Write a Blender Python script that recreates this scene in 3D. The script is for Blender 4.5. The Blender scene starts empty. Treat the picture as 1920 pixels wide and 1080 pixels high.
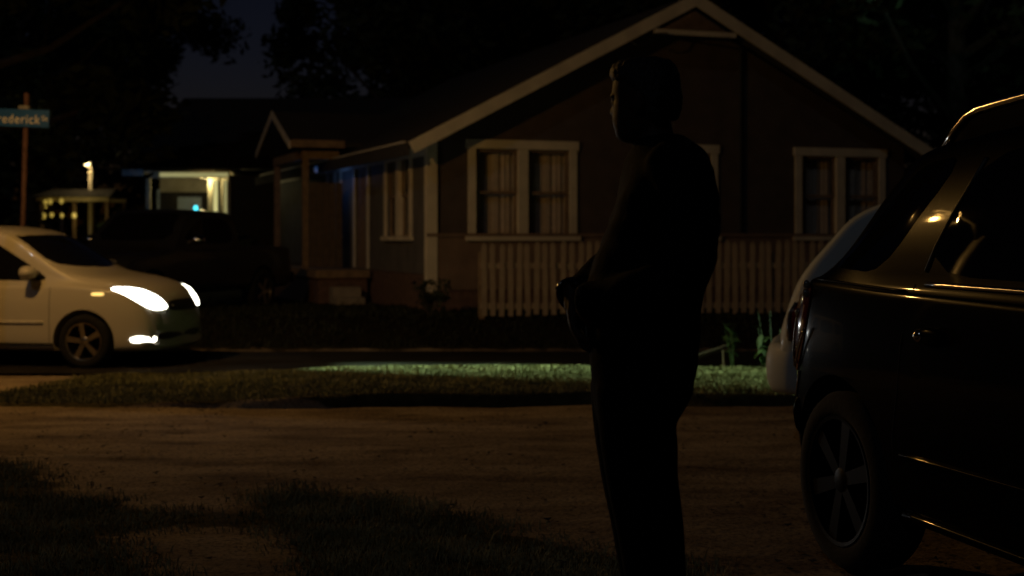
import bpy, bmesh, math, random
from math import pi, sin, cos, radians
from mathutils import Vector, Matrix, noise
from mathutils.bvhtree import BVHTree
from mathutils.geometry import delaunay_2d_cdt

random.seed(7)
S = bpy.context.scene
C = S.collection
F = 2667.0            # focal length in pixels of the 1920 px wide photograph
EYE = 1.4
HZ = 445.0            # horizon row


def P(px, py, Y):
    return Vector(((px - 960) / F * Y, Y, EYE + (HZ - py) / F * Y))


# ------------------------------------------------------------------ materials
def mat(name, col, rough=0.6, var=0.15, scale=6.0, bump=0.0, bscale=40.0, metal=0.0, spec=0.5, coat=0.0,
        col2=None, emit=None, estr=0.0):
    m = bpy.data.materials.new(name)
    m.use_nodes = True
    nt = m.node_tree
    b = nt.nodes['Principled BSDF']
    b.inputs['Roughness'].default_value = rough
    b.inputs['Metallic'].default_value = metal
    b.inputs['Specular IOR Level'].default_value = spec
    b.inputs['Coat Weight'].default_value = coat
    b.inputs['Coat Roughness'].default_value = 0.04
    tc = nt.nodes.new('ShaderNodeTexCoord')
    n = nt.nodes.new('ShaderNodeTexNoise')
    n.inputs['Scale'].default_value = scale
    n.inputs['Detail'].default_value = 6
    nt.links.new(tc.outputs['Object'], n.inputs['Vector'])
    r = nt.nodes.new('ShaderNodeValToRGB')
    a = [max(0, c * (1 - var)) for c in col]
    z = [min(1, c * (1 + var)) for c in (col2 or col)]
    r.color_ramp.elements[0].position = 0.3
    r.color_ramp.elements[1].position = 0.7
    r.color_ramp.elements[0].color = (*a, 1)
    r.color_ramp.elements[1].color = (*z, 1)
    nt.links.new(n.outputs['Fac'], r.inputs['Fac'])
    nt.links.new(r.outputs['Color'], b.inputs['Base Color'])
    if bump:
        n2 = nt.nodes.new('ShaderNodeTexNoise')
        n2.inputs['Scale'].default_value = bscale
        n2.inputs['Detail'].default_value = 4
        nt.links.new(tc.outputs['Object'], n2.inputs['Vector'])
        bp = nt.nodes.new('ShaderNodeBump')
        bp.inputs['Strength'].default_value = bump
        bp.inputs['Distance'].default_value = 0.02
        nt.links.new(n2.outputs['Fac'], bp.inputs['Height'])
        nt.links.new(bp.outputs['Normal'], b.inputs['Normal'])
    if emit:
        b.inputs['Emission Color'].default_value = (*emit, 1)
        b.inputs['Emission Strength'].default_value = estr
    return m


def siding_mat(name, col, pitch=0.14, rough=0.7, var=0.2):
    m = mat(name, col, rough, var, 3.0)
    nt = m.node_tree
    b = nt.nodes['Principled BSDF']
    tc = [n for n in nt.nodes if n.type == 'TEX_COORD'][0]
    w = nt.nodes.new('ShaderNodeTexWave')
    w.wave_type = 'BANDS'
    w.bands_direction = 'Z'
    w.wave_profile = 'SAW'
    w.inputs['Scale'].default_value = 1 / pitch / 20 * 2 * pi
    w.inputs['Distortion'].default_value = 0.3
    nt.links.new(tc.outputs['Object'], w.inputs['Vector'])
    bp = nt.nodes.new('ShaderNodeBump')
    bp.inputs['Strength'].default_value = 0.6
    bp.inputs['Distance'].default_value = 0.02
    nt.links.new(w.outputs['Fac'], bp.inputs['Height'])
    nt.links.new(bp.outputs['Normal'], b.inputs['Normal'])
    return m


def glass_mat(name, tint=(0.6, 0.6, 0.6), fac=0.12, rough=0.02):
    m = bpy.data.materials.new(name)
    m.use_nodes = True
    nt = m.node_tree
    nt.nodes.clear()
    o = nt.nodes.new('ShaderNodeOutputMaterial')
    mx = nt.nodes.new('ShaderNodeMixShader')
    tr = nt.nodes.new('ShaderNodeBsdfTransparent')
    gl = nt.nodes.new('ShaderNodeBsdfGlossy')
    fr = nt.nodes.new('ShaderNodeLayerWeight')
    pw = nt.nodes.new('ShaderNodeMath')
    pw.operation = 'POWER'
    pw.inputs[1].default_value = 4.0
    ma = nt.nodes.new('ShaderNodeMath')
    ma.operation = 'MULTIPLY_ADD'
    ma.inputs[1].default_value = 0.8
    ma.inputs[2].default_value = 0.05
    n = nt.nodes.new('ShaderNodeTexNoise')
    n.inputs['Scale'].default_value = 5
    r = nt.nodes.new('ShaderNodeMapRange')
    r.inputs['To Min'].default_value = rough * 0.6
    r.inputs['To Max'].default_value = rough * 1.6
    nt.links.new(n.outputs['Fac'], r.inputs['Value'])
    nt.links.new(r.outputs['Result'], gl.inputs['Roughness'])
    tr.inputs['Color'].default_value = (*tint, 1)
    nt.links.new(fr.outputs['Facing'], pw.inputs[0])
    nt.links.new(pw.outputs[0], ma.inputs[0])
    nt.links.new(ma.outputs[0], mx.inputs['Fac'])
    nt.links.new(tr.outputs['BSDF'], mx.inputs[1])
    nt.links.new(gl.outputs['BSDF'], mx.inputs[2])
    nt.links.new(mx.outputs['Shader'], o.inputs['Surface'])
    return m


def emit_mat(name, col, strength):
    return mat(name, (0.6, 0.6, 0.55), 0.3, 0.05, emit=col, estr=strength)


M = {}
M['white_paint'] = mat('white_paint', (0.62, 0.58, 0.5), 0.55, 0.12, 4, 0.1)
M['fascia'] = mat('fascia_paint', (0.62, 0.55, 0.42), 0.6, 0.14, 3, 0.1)
M['siding'] = siding_mat('dark_siding', (0.085, 0.062, 0.05))
M['lower'] = siding_mat('lower_siding', (0.20, 0.135, 0.095), 0.2)
M['sidewall'] = siding_mat('side_siding', (0.12, 0.11, 0.105))
M['shingle'] = mat('shingle', (0.03, 0.026, 0.024), 0.9, 0.4, 20, 0.4, 60)
M['concrete'] = mat('concrete', (0.25, 0.22, 0.18), 0.85, 0.2, 5, 0.3)
M['brick'] = mat('foundation_brick', (0.12, 0.07, 0.05), 0.85, 0.3, 12, 0.3)
M['dark'] = mat('dark_interior', (0.012, 0.011, 0.01), 0.9, 0.1)
M['curtain'] = mat('curtain_cloth', (0.56, 0.46, 0.38), 0.9, 0.12, 10)
M['glass'] = glass_mat('window_glass', (0.93, 0.93, 0.91))
M['wood'] = mat('weathered_wood', (0.22, 0.15, 0.09), 0.8, 0.25, 8, 0.2)
M['picket'] = mat('picket_paint', (0.30, 0.23, 0.16), 0.75, 0.25, 6, 0.2)
M['van_paint'] = mat('cream_car_paint', (0.47, 0.445, 0.40), 0.35, 0.03, 2, coat=0.5)
M['black_paint'] = mat('black_car_paint', (0.0032, 0.0029, 0.0026), 0.25, 0.1, 3, spec=0.011, coat=0.11)
M['white_car'] = mat('pale_car_paint', (0.46, 0.50, 0.50), 0.6, 0.04, 2, coat=0.08)
M['dark_car'] = mat('dark_truck_paint', (0.015, 0.015, 0.018), 0.3, 0.1, 3, coat=0.4)
M['tint'] = mat('tinted_glass', (0.004, 0.004, 0.005), 0.02, 0.05, 3, spec=0.2)
M['van_glass'] = mat('van_glass', (0.006, 0.006, 0.008), 0.06, 0.05, 3)
M['tyre'] = mat('tyre_rubber', (0.0045, 0.0042, 0.004), 0.95, 0.2, 20, 0.2)
M['rim'] = mat('alloy_rim', (0.45, 0.43, 0.40), 0.3, 0.08, 10, metal=1.0)
M['rim_dark'] = mat('dull_rim', (0.007, 0.0067, 0.0064), 0.5, 0.08, 10, metal=1.0)
M['chrome'] = mat('chrome', (0.75, 0.72, 0.68), 0.16, 0.03, 10, metal=1.0)
M['plastic'] = mat('black_plastic', (0.015, 0.014, 0.013), 0.5, 0.15, 15)
M['red_lens'] = mat('red_lens', (0.09, 0.008, 0.005), 0.12, 0.1, 8, coat=1.0)
M['clear_lens'] = mat('clear_lens', (0.42, 0.42, 0.42), 0.1, 0.2, 25, metal=0.7, coat=1.0)
M['headlight'] = emit_mat('lit_headlight', (1.0, 0.96, 0.80), 11)
M['foglight'] = emit_mat('lit_fog_light', (1.0, 0.94, 0.74), 8)
M['amber'] = emit_mat('lit_amber_marker', (1.0, 0.62, 0.16), 1.6)
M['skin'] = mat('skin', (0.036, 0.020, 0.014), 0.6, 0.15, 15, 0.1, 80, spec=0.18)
M['jacket'] = mat('black_jacket', (0.0035, 0.0035, 0.004), 0.85, 0.2, 12, 0.35, 12, spec=0.05)
M['trousers'] = mat('black_trousers', (0.0035, 0.0035, 0.004), 0.9, 0.2, 12, 0.35, 12, spec=0.04)
M['hair'] = mat('black_hair', (0.006, 0.005, 0.005), 0.6, 0.2, 30, 0.5, 120)
M['leather'] = mat('shoe_leather', (0.012, 0.010, 0.009), 0.4, 0.2, 20)
M['eye'] = mat('eye_white', (0.22, 0.20, 0.18), 0.2, 0.05)
M['sign'] = mat('sign_blue_green', (0.008, 0.085, 0.30), 0.45, 0.12, 6)
M['sign_text'] = mat('sign_letters', (0.85, 0.80, 0.68), 0.5, 0.1, 20)
M['pole'] = mat('rusty_pole', (0.13, 0.065, 0.05), 0.7, 0.3, 8, metal=0.1)
M['steel'] = mat('galvanised_steel', (0.3, 0.3, 0.29), 0.5, 0.15, 8, metal=0.6)
M['bark'] = mat('bark', (0.05, 0.037, 0.027), 0.9, 0.4, 6, 0.6, 15)
M['leaf'] = mat('leaf_dark', (0.024, 0.034, 0.017), 0.75, 0.5, 1.5, col2=(0.04, 0.05, 0.022), spec=0.2)
M['leaf2'] = mat('leaf_green', (0.06, 0.12, 0.03), 0.65, 0.4, 2.5, col2=(0.09, 0.16, 0.05), spec=0.3)
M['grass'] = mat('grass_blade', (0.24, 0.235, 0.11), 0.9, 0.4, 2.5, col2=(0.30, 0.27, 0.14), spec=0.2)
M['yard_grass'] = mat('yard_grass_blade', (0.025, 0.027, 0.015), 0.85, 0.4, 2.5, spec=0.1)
M['wood_dark'] = mat('dark_wood', (0.10, 0.07, 0.045), 0.8, 0.25, 8, 0.2)
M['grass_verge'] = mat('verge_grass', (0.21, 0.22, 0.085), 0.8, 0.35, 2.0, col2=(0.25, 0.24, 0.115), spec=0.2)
M['neighbour'] = siding_mat('neighbour_siding', (0.30, 0.28, 0.22), 0.18)
M['neighbour_shade'] = siding_mat('neighbour_shade_siding', (0.03, 0.03, 0.03), 0.18)  # darker copy of the siding, shade of the unlit walls put into the colour
M['blue_trim'] = mat('blue_trim', (0.25, 0.33, 0.45), 0.6, 0.15, 5)
M['bulb'] = emit_mat('lit_bulb', (1.0, 0.78, 0.36), 0.3)
M['globe'] = emit_mat('lit_globe', (1.0, 0.80, 0.36), 5)
M['lantern'] = emit_mat('lit_lantern', (1.0, 0.68, 0.10), 0.30)
M['porch_glow'] = emit_mat('painted_porch_glow', (1.0, 0.90, 0.36), 0.62)  # lamplight on the far porch post, put in as glow
M['porch_glow_dim'] = emit_mat('painted_porch_glow_dim', (1.0, 0.92, 0.38), 0.30)
M['cyan'] = emit_mat('lit_cyan', (0.06, 0.75, 0.9), 2.2)
M['blue'] = emit_mat('lit_blue', (0.15, 0.35, 1.0), 0.05)
M['sodium'] = emit_mat('lit_sodium', (1.0, 0.62, 0.2), 1.0)
M['plate'] = mat('plate', (0.5, 0.48, 0.4), 0.5, 0.05)


# ------------------------------------------------------------------ object helpers
def link(name, me, m=None, parent=None, smooth=False):
    o = bpy.data.objects.new(name, me)
    C.objects.link(o)
    if m:
        me.materials.append(m)
    if parent:
        o.parent = parent
    if smooth:
        for p in me.polygons:
            p.use_smooth = True
    return o


def obj(name, bm, m=None, parent=None, smooth=False):
    me = bpy.data.meshes.new(name)
    bm.normal_update()
    bm.to_mesh(me)
    bm.free()
    return link(name, me, m, parent, smooth)


def tag(o, label=None, cat=None, group=None, kind=None):
    if label: o['label'] = label
    if cat: o['category'] = cat
    if group: o['group'] = group
    if kind: o['kind'] = kind
    return o


def thing(name, label, cat, loc=(0, 0, 0), rz=0.0, group=None):
    o = bpy.data.objects.new(name, None)
    C.objects.link(o)
    o.location = loc
    o.rotation_euler = (0, 0, rz)
    o.empty_display_size = 0.2
    return tag(o, label, cat, group)


def copy_tree(o, parent=None):
    c = o.copy()
    C.objects.link(c)
    if parent: c.parent = parent
    for ch in list(o.children):
        copy_tree(ch, c)
    return c


def box(bm, lo, hi, mtx=None, bevel=0.0):
    lo, hi = Vector(lo), Vector(hi)
    vs = []
    for i in range(8):
        v = Vector((hi.x if i & 1 else lo.x, hi.y if i & 2 else lo.y, hi.z if i & 4 else lo.z))
        vs.append(bm.verts.new(mtx @ v if mtx else v))
    fs = [bm.faces.new([vs[k] for k in q]) for q in
          ((0, 2, 3, 1), (4, 5, 7, 6), (0, 1, 5, 4), (2, 6, 7, 3), (0, 4, 6, 2), (1, 3, 7, 5))]
    if bevel:
        es = set(e for f in fs for e in f.edges)
        bmesh.ops.bevel(bm, geom=list(es), offset=bevel, segments=2, affect='EDGES', profile=0.5)


def bx(lo, hi, mtx=None, bevel=0.0):
    bm = bmesh.new()
    box(bm, lo, hi, mtx, bevel)
    return bm


def tube(bm, pts, rad, n=10, cap=True, flat=1.0):
    pts = [Vector(p) for p in pts]
    rads = rad if isinstance(rad, (list, tuple)) else [rad] * len(pts)
    rings = []
    ref = None
    for i, p in enumerate(pts):
        d = (pts[min(i + 1, len(pts) - 1)] - pts[max(i - 1, 0)])
        if d.length < 1e-9: d = Vector((0, 0, 1))
        d.normalize()
        if ref is None:
            ref = Vector((0, 0, 1)) if abs(d.z) < 0.9 else Vector((1, 0, 0))
        a = d.cross(ref)
        if a.length < 1e-6:
            a = d.orthogonal()
        a.normalize()
        b = a.cross(d).normalized()
        ref = b
        rings.append([bm.verts.new(p + (a * cos(2 * pi * k / n) + b * sin(2 * pi * k / n) * flat) * rads[i]) for k in range(n)])
    for i in range(len(rings) - 1):
        for k in range(n):
            bm.faces.new((rings[i][k], rings[i][(k + 1) % n], rings[i + 1][(k + 1) % n], rings[i + 1][k]))
    if cap:
        bm.faces.new(rings[0][::-1])
        bm.faces.new(rings[-1])


def tb(pts, rad, n=10, flat=1.0):
    bm = bmesh.new()
    tube(bm, pts, rad, n, True, flat)
    bmesh.ops.recalc_face_normals(bm, faces=bm.faces)
    return bm


def lathe(bm, prof, n=32, axis='Z', mtx=None, close=False):
    rings = []
    for r, h in prof:
        ring = []
        for k in range(n):
            a = 2 * pi * k / n
            v = Vector((r * cos(a), r * sin(a), h))
            if axis == 'Y': v = Vector((r * cos(a), h, r * sin(a)))
            if mtx: v = mtx @ v
            ring.append(bm.verts.new(v))
        rings.append(ring)
    m = len(rings)
    for i in range(m if close else m - 1):
        for k in range(n):
            bm.faces.new((rings[i][k], rings[i][(k + 1) % n], rings[(i + 1) % m][(k + 1) % n], rings[(i + 1) % m][k]))
    if not close:
        if prof[0][0] > 1e-6: bm.faces.new(rings[0])
        if prof[-1][0] > 1e-6: bm.faces.new(rings[-1])
    bmesh.ops.remove_doubles(bm, verts=bm.verts, dist=1e-6)
    bmesh.ops.recalc_face_normals(bm, faces=bm.faces)


def ellipsoid(bm, c, r, seg=16, rot=None):
    mt = Matrix.Translation(Vector(c)) @ (rot.to_4x4() if rot else Matrix.Identity(4)) @ Matrix.Diagonal((*r, 1))
    bmesh.ops.create_uvsphere(bm, u_segments=seg, v_segments=max(6, seg // 2), radius=1, matrix=mt)


def interp(tab, x):
    """smooth (monotone cubic) interpolation through (x, value) pairs"""
    if x <= tab[0][0]: return tab[0][1]
    if x >= tab[-1][0]: return tab[-1][1]
    n = len(tab)
    d = [(tab[i + 1][1] - tab[i][1]) / (tab[i + 1][0] - tab[i][0]) for i in range(n - 1)]

    def slope(i):
        if i == 0: return d[0]
        if i == n - 1: return d[-1]
        if d[i - 1] * d[i] <= 0: return 0.0
        return 2 * d[i - 1] * d[i] / (d[i - 1] + d[i])
    for i in range(n - 1):
        if x <= tab[i + 1][0]:
            h = tab[i + 1][0] - tab[i][0]
            t = (x - tab[i][0]) / h
            m0, m1 = slope(i) * h, slope(i + 1) * h
            return ((2 * t ** 3 - 3 * t * t + 1) * tab[i][1] + (t ** 3 - 2 * t * t + t) * m0 +
                    (-2 * t ** 3 + 3 * t * t) * tab[i + 1][1] + (t ** 3 - t * t) * m1)


def catmull(pts, per=5):
    out = []
    n = len(pts)
    for i in range(n - 1):
        p0, p1, p2, p3 = pts[max(i - 1, 0)], pts[i], pts[i + 1], pts[min(i + 2, n - 1)]
        for k in range(per):
            t = k / per
            out.append(tuple(0.5 * ((2 * p1[j]) + (-p0[j] + p2[j]) * t + (2 * p0[j] - 5 * p1[j] + 4 * p2[j] - p3[j]) * t * t +
                                    (-p0[j] + 3 * p1[j] - 3 * p2[j] + p3[j]) * t ** 3) for j in range(len(p1))))
    out.append(tuple(pts[-1]))
    return out


def apply_modifiers(o):
    dg = bpy.context.evaluated_depsgraph_get()
    dg.update()
    me = bpy.data.meshes.new_from_object(o.evaluated_get(dg))
    o.modifiers.clear()
    old = o.data
    o.data = me
    bpy.data.meshes.remove(old)


# ------------------------------------------------------------------ camera, world
cam_d = bpy.data.cameras.new('camera')
cam = bpy.data.objects.new('camera', cam_d)
C.objects.link(cam)
cam.location = (0, 0, EYE)
cam.rotation_euler = (pi / 2, 0, 0)
cam_d.lens = 50.0
cam_d.sensor_width = 36.0
cam_d.shift_y = -(540 - HZ) / 1920
cam_d.clip_end = 2000
cam_d.dof.use_dof = True
cam_d.dof.focus_distance = 4.9
cam_d.dof.aperture_fstop = 3.2
S.camera = cam
S.view_settings.view_transform = 'Standard'
S.view_settings.look = 'None'
S.view_settings.exposure = 0
S.view_settings.gamma = 1
S.cycles.use_denoising = True
S.cycles.max_bounces = 6
S.cycles.sample_clamp_indirect = 2.0

W = bpy.data.worlds.new('World')
S.world = W
W.use_nodes = True
nt = W.node_tree
bg = nt.nodes['Background']
sky = nt.nodes.new('ShaderNodeTexSky')
sky.sky_type = 'NISHITA'
sky.sun_disc = False
sky.sun_elevation = radians(-5)
sky.sun_rotation = radians(0)
tint = nt.nodes.new('ShaderNodeMix')
tint.data_type = 'RGBA'
tint.blend_type = 'MULTIPLY'
tint.inputs[0].default_value = 1.0
tint.inputs[7].default_value = (0.9, 0.95, 1.7, 1)
nt.links.new(sky.outputs['Color'], tint.inputs[6])
nt.links.new(tint.outputs[2], bg.inputs['Color'])
bg.inputs['Strength'].default_value = 0.066

mo = bpy.data.lights.new('moon_fill', 'SUN')  # faint bluish fill added from the camera side to lift the pale car
mo.energy = 0.045
mo.angle = radians(0.5)
mo.color = (0.75, 0.85, 1.0)
mob = bpy.data.objects.new('moon_fill', mo)
C.objects.link(mob)
mob.rotation_euler = (radians(52), 0, radians(-28))


def lamp(name, loc, energy, col, radius=0.1, parent=None, kind='POINT', direction=None, cone=60, blend=0.5):
    l = bpy.data.lights.new(name, kind)
    l.energy = energy
    l.color = col
    l.shadow_soft_size = radius
    o = bpy.data.objects.new(name, l)
    C.objects.link(o)
    o.location = loc
    if parent: o.parent = parent
    if kind == 'SPOT':
        l.spot_size = radians(cone)
        l.spot_blend = blend
        o.rotation_euler = Vector(direction).to_track_quat('-Z', 'Y').to_euler()
    return o


# ------------------------------------------------------------------ ground
def sstep(a, b, x):
    t = max(0, min(1, (x - a) / (b - a)))
    return t * t * (3 - 2 * t)


def fbm(x, y, s):
    return noise.fractal(Vector((x * s, y * s, 3.3)), 0.9, 2.0, 4)


STEP_Y = 12.6


def verge_front(x):
    return STEP_Y + 0.22 * sin(x * 0.9 + 0.6) * 0.6 + 0.16 * noise.noise(Vector((x * 0.8, 4.1, 0)))


def verge_mask(x):
    """how much of a verge stands here: none at the driveway mouth on the left"""
    return sstep(-5.2, -4.5, x + 0.25 * noise.noise(Vector((x, 1.0, 9))))


def g(x, y):
    z = -0.10 * sstep(8.5, 12.3, y)
    far = -0.09 * sstep(13.0, 16.2, y) - 0.06 * sstep(16.25, 16.85, y) + 0.45 * sstep(20.4, 21.6, y) - 0.06 * sstep(24, 34, y)
    yf = verge_front(x)
    hgt = 0.095 * sstep(-4.2, -0.9, x) * (1 - 0.3 * sstep(1.2, 3.0, x)) + 0.02
    vm = sstep(yf, yf + 0.025, y) * (1 - sstep(16.2, 16.85, y)) * verge_mask(x)
    z += far + vm * hgt
    if 3 < y < 24:
        z += 0.014 * fbm(x, y, 0.9) + 0.007 * fbm(x, y, 3.0) + (0.0045 * noise.noise(Vector((x * 5, y * 8, 1))) if y < 12.4 else 0)
    return z


def gpoly(pts):
    out = []
    for px, py in pts:
        Y = EYE * F / (py - HZ)
        out.append(((px - 960) / F * Y, Y))
    return out


LEFT_PATCH = gpoly([(-250, 850), (0, 868), (60, 885), (150, 930), (250, 953), (330, 964), (560, 964), (600, 980), (340, 990), (190, 1005),
                    (230, 1040), (290, 1090), (300, 1300), (-400, 1300)])
RIGHT_PATCH = gpoly([(470, 962), (485, 932), (560, 920), (700, 935), (830, 962), (950, 992), (1010, 1012), (1100, 1030), (1200, 1045), (1300, 1060),
                     (1300, 1350), (560, 1350), (590, 1080), (545, 1010)])


def inside(p, poly):
    x, y = p
    c = False
    n = len(poly)
    for i in range(n):
        x1, y1 = poly[i]
        x2, y2 = poly[i - 1]
        if (y1 > y) != (y2 > y) and x < (x2 - x1) * (y - y1) / (y2 - y1) + x1:
            c = not c
    return c


def dist_poly(p, poly):
    d = 1e9
    pv = Vector(p)
    for i in range(len(poly)):
        a, b = Vector(poly[i]), Vector(poly[i - 1])
        t = max(0, min(1, (pv - a).dot(b - a) / max((b - a).length_squared, 1e-9)))
        d = min(d, (pv - (a + (b - a) * t)).length)
    return d if inside(p, poly) else -d


def grassy(x, y):
    if y > 20.3: return 0.85
    if y > 12.5:
        e = y - verge_front(x)
        return max(0.0, min(1.0, 0.8 + e * 9)) * verge_mask(x) * (1 - sstep(16.9, 17.0, y)) if y < 17.0 else 0.15
    if x < -8.5 or x > 7: return 0.8
    d = max(dist_poly((x, y), LEFT_PATCH), dist_poly((x, y), RIGHT_PATCH))
    return max(0.0, min(1.0, 0.5 + d * 2.2))


def spread(lo, hi, flo, fhi, fine):
    xs = [lo, (lo + flo) / 2, flo - (flo - lo) * 0.25, flo - (flo - lo) * 0.12, flo - (flo - lo) * 0.05]
    n = int((fhi - flo) / fine)
    xs += [flo + (fhi - flo) * i / n for i in range(n + 1)]
    xs += [fhi + (hi - fhi) * 0.05, fhi + (hi - fhi) * 0.12, fhi + (hi - fhi) * 0.25, (hi + fhi) / 2, hi]
    return xs


gx = spread(-400, 400, -9, 9, 0.1)
gy = spread(-120, 900, 4.5, 17.0, 0.06)
gy = sorted(set(gy + [12.3 + 0.012 * i for i in range(56)] + [17.5 + 0.4 * i for i in range(20)] + [27, 29, 32, 36, 40]))
me = bpy.data.meshes.new('ground')
vs = [(x, y, g(x, y)) for y in gy for x in gx]
nx = len(gx)
fs = [(j * nx + i, j * nx + i + 1, (j + 1) * nx + i + 1, (j + 1) * nx + i) for j in range(len(gy) - 1) for i in range(nx - 1)]
me.from_pydata(vs, [], fs)
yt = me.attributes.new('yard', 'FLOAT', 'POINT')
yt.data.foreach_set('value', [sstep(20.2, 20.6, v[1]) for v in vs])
at = me.attributes.new('grassy', 'FLOAT', 'POINT')
at.data.foreach_set('value', [grassy(v[0], v[1]) for v in vs])

gm = bpy.data.materials.new('sandy_ground')
gm.use_nodes = True
nt = gm.node_tree
b = nt.nodes['Principled BSDF']
b.inputs['Roughness'].default_value = 0.95
b.inputs['Specular IOR Level'].default_value = 0.03
tc = nt.nodes.new('ShaderNodeTexCoord')


def gnoise(sc, det=6, vec=None):
    n = nt.nodes.new('ShaderNodeTexNoise')
    n.inputs['Scale'].default_value = sc
    n.inputs['Detail'].default_value = det
    n.inputs['Roughness'].default_value = 0.65
    nt.links.new(vec or tc.outputs['Object'], n.inputs['Vector'])
    return n.outputs['Fac']


def ramp(fac, stops):
    r = nt.nodes.new('ShaderNodeValToRGB')
    while len(r.color_ramp.elements) < len(stops): r.color_ramp.elements.new(0.5)
    for e, (p, c) in zip(r.color_ramp.elements, stops):
        e.position = p
        e.color = (*c, 1)
    nt.links.new(fac, r.inputs['Fac'])
    return r.outputs['Color']


def mixc(fac, a, c2, mode='MIX'):
    m = nt.nodes.new('ShaderNodeMix')
    m.data_type = 'RGBA'
    m.blend_type = mode
    if isinstance(fac, float): m.inputs[0].default_value = fac
    else: nt.links.new(fac, m.inputs[0])
    nt.links.new(a, m.inputs[6])
    nt.links.new(c2, m.inputs[7])
    return m.outputs[2]


mp = nt.nodes.new('ShaderNodeMapping')
mp.inputs['Scale'].default_value = (0.5, 1.3, 1)
nt.links.new(tc.outputs['Object'], mp.inputs['Vector'])
sand = ramp(gnoise(2.2, 8, mp.outputs['Vector']), [(0.30, (0.20, 0.15, 0.10)), (0.48, (0.30, 0.235, 0.165)), (0.7, (0.36, 0.29, 0.21))])
dirt = ramp(gnoise(1.1, 9, mp.outputs['Vector']), [(0.36, (0.5, 0.47, 0.45)), (0.56, (1, 1, 1))])
peb = ramp(gnoise(38, 3), [(0.36, (0.4, 0.4, 0.4)), (0.5, (1, 1, 1))])
sand = mixc(1.0, mixc(0.8, sand, dirt, 'MULTIPLY'), peb, 'MULTIPLY')
turf = ramp(gnoise(9, 6), [(0.3, (0.03, 0.025, 0.014)), (0.7, (0.085, 0.075, 0.038))])
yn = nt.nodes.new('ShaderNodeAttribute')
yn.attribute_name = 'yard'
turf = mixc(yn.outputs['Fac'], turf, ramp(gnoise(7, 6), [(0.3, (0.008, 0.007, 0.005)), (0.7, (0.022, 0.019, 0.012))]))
an = nt.nodes.new('ShaderNodeAttribute')
an.attribute_name = 'grassy'
ad = nt.nodes.new('ShaderNodeMath')
ad.operation = 'ADD'
sb = nt.nodes.new('ShaderNodeMath')
sb.operation = 'MULTIPLY_ADD'
nt.links.new(gnoise(3.5, 8), sb.inputs[0])
sb.inputs[1].default_value = 1.3
sb.inputs[2].default_value = -0.65
nt.links.new(an.outputs['Fac'], ad.inputs[0])
nt.links.new(sb.outputs[0], ad.inputs[1])
mk = ramp(ad.outputs[0], [(0.40, (0, 0, 0)), (0.6, (1, 1, 1))])
nt.links.new(mixc(mk, sand, turf), b.inputs['Base Color'])
bp = nt.nodes.new('ShaderNodeBump')
bp.inputs['Strength'].default_value = 0.8
bp.inputs['Distance'].default_value = 0.03
nt.links.new(gnoise(14, 8), bp.inputs['Height'])
nt.links.new(bp.outputs['Normal'], b.inputs['Normal'])
ground = link('ground', me, gm, None, True)
tag(ground, kind='structure')

# side street beyond the verge
rm = mat('asphalt', (0.026, 0.024, 0.022), 1.0, 0.3, 1.2, 0.5, 60, spec=0.0)
bm = bmesh.new()
rx = spread(-300, 300, -14, 14, 0.7)
rows = [[bm.verts.new((x, y, g(x, y) + 0.02 + 0.03 * (1 - ((y - 18.4) / 2) ** 2))) for x in rx] for y in (16.88, 17.2, 17.7, 18.4, 19.1, 19.8, 20.38)]
for j in range(len(rows) - 1):
    for i in range(len(rx) - 1):
        bm.faces.new((rows[j][i], rows[j][i + 1], rows[j + 1][i + 1], rows[j + 1][i]))
road = obj('road', bm, rm, None, True)
tag(road, kind='structure')
# joint line in the driveway
bm = bmesh.new()
jn = []
for i in range(40):
    x = -6.5 + i * 0.11
    y = 9.05 + 0.03 * sin(x * 1.3) + 0.25 * (x + 4) * 0.12
    w_ = 0.013 * (1 - (i / 40) ** 3) + 0.002
    jn.append((bm.verts.new((x, y - w_, g(x, y - w_) + 0.004)), bm.verts.new((x, y + w_, g(x, y + w_) + 0.004))))
for a, c in zip(jn, jn[1:]):
    bm.faces.new((a[0], c[0], c[1], a[1]))
tag(obj('driveway_joint', bm, M['dark']), kind='structure')


# grass
def grass_patch(name, test, area, n, h, m, label=None, wid=0.005, tall=0.0, thin=0.8):
    x0, x1, y0, y1 = area
    vs, fs = [], []
    k = 0
    tries = 0
    while k < n and tries < n * 12:
        tries += 1
        x = random.uniform(x0, x1)
        y = random.uniform(y0, y1)
        t = test(x, y)
        if t <= 0 or random.random() > t: continue
        if noise.noise(Vector((x * 2.5, y * 2.5, 0))) < -0.25 and random.random() < thin: continue
        hh = h * random.uniform(0.4, 1.25) * (0.75 + 0.5 * noise.noise(Vector((x * 1.7, y * 1.7, 5))))
        if tall and random.random() < tall: hh *= 2.3
        a = random.uniform(0, 2 * pi)
        w = wid * random.uniform(0.7, 1.4)
        bend = hh * random.uniform(0.1, 0.9)
        b_ = random.uniform(0, 2 * pi)
        z = g(x, y)
        dx, dy = cos(a) * w, sin(a) * w
        mx, my = x + cos(b_) * bend * 0.35, y + sin(b_) * bend * 0.35
        tx, ty = x + cos(b_) * bend, y + sin(b_) * bend
        i = len(vs)
        vs += [(x - dx, y - dy, z - 0.005), (x + dx, y + dy, z - 0.005), (mx + dx * 0.8, my + dy * 0.8, z + hh * 0.6),
               (mx - dx * 0.8, my - dy * 0.8, z + hh * 0.6), (tx, ty, z + hh)]
        fs += [(i, i + 1, i + 2, i + 3), (i + 3, i + 2, i + 4)]
        k += 1
    me = bpy.data.meshes.new(name)
    me.from_pydata(vs, [], fs)
    o = link(name, me, m)
    tag(o, label, 'grass', None, 'stuff')
    return o


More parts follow.
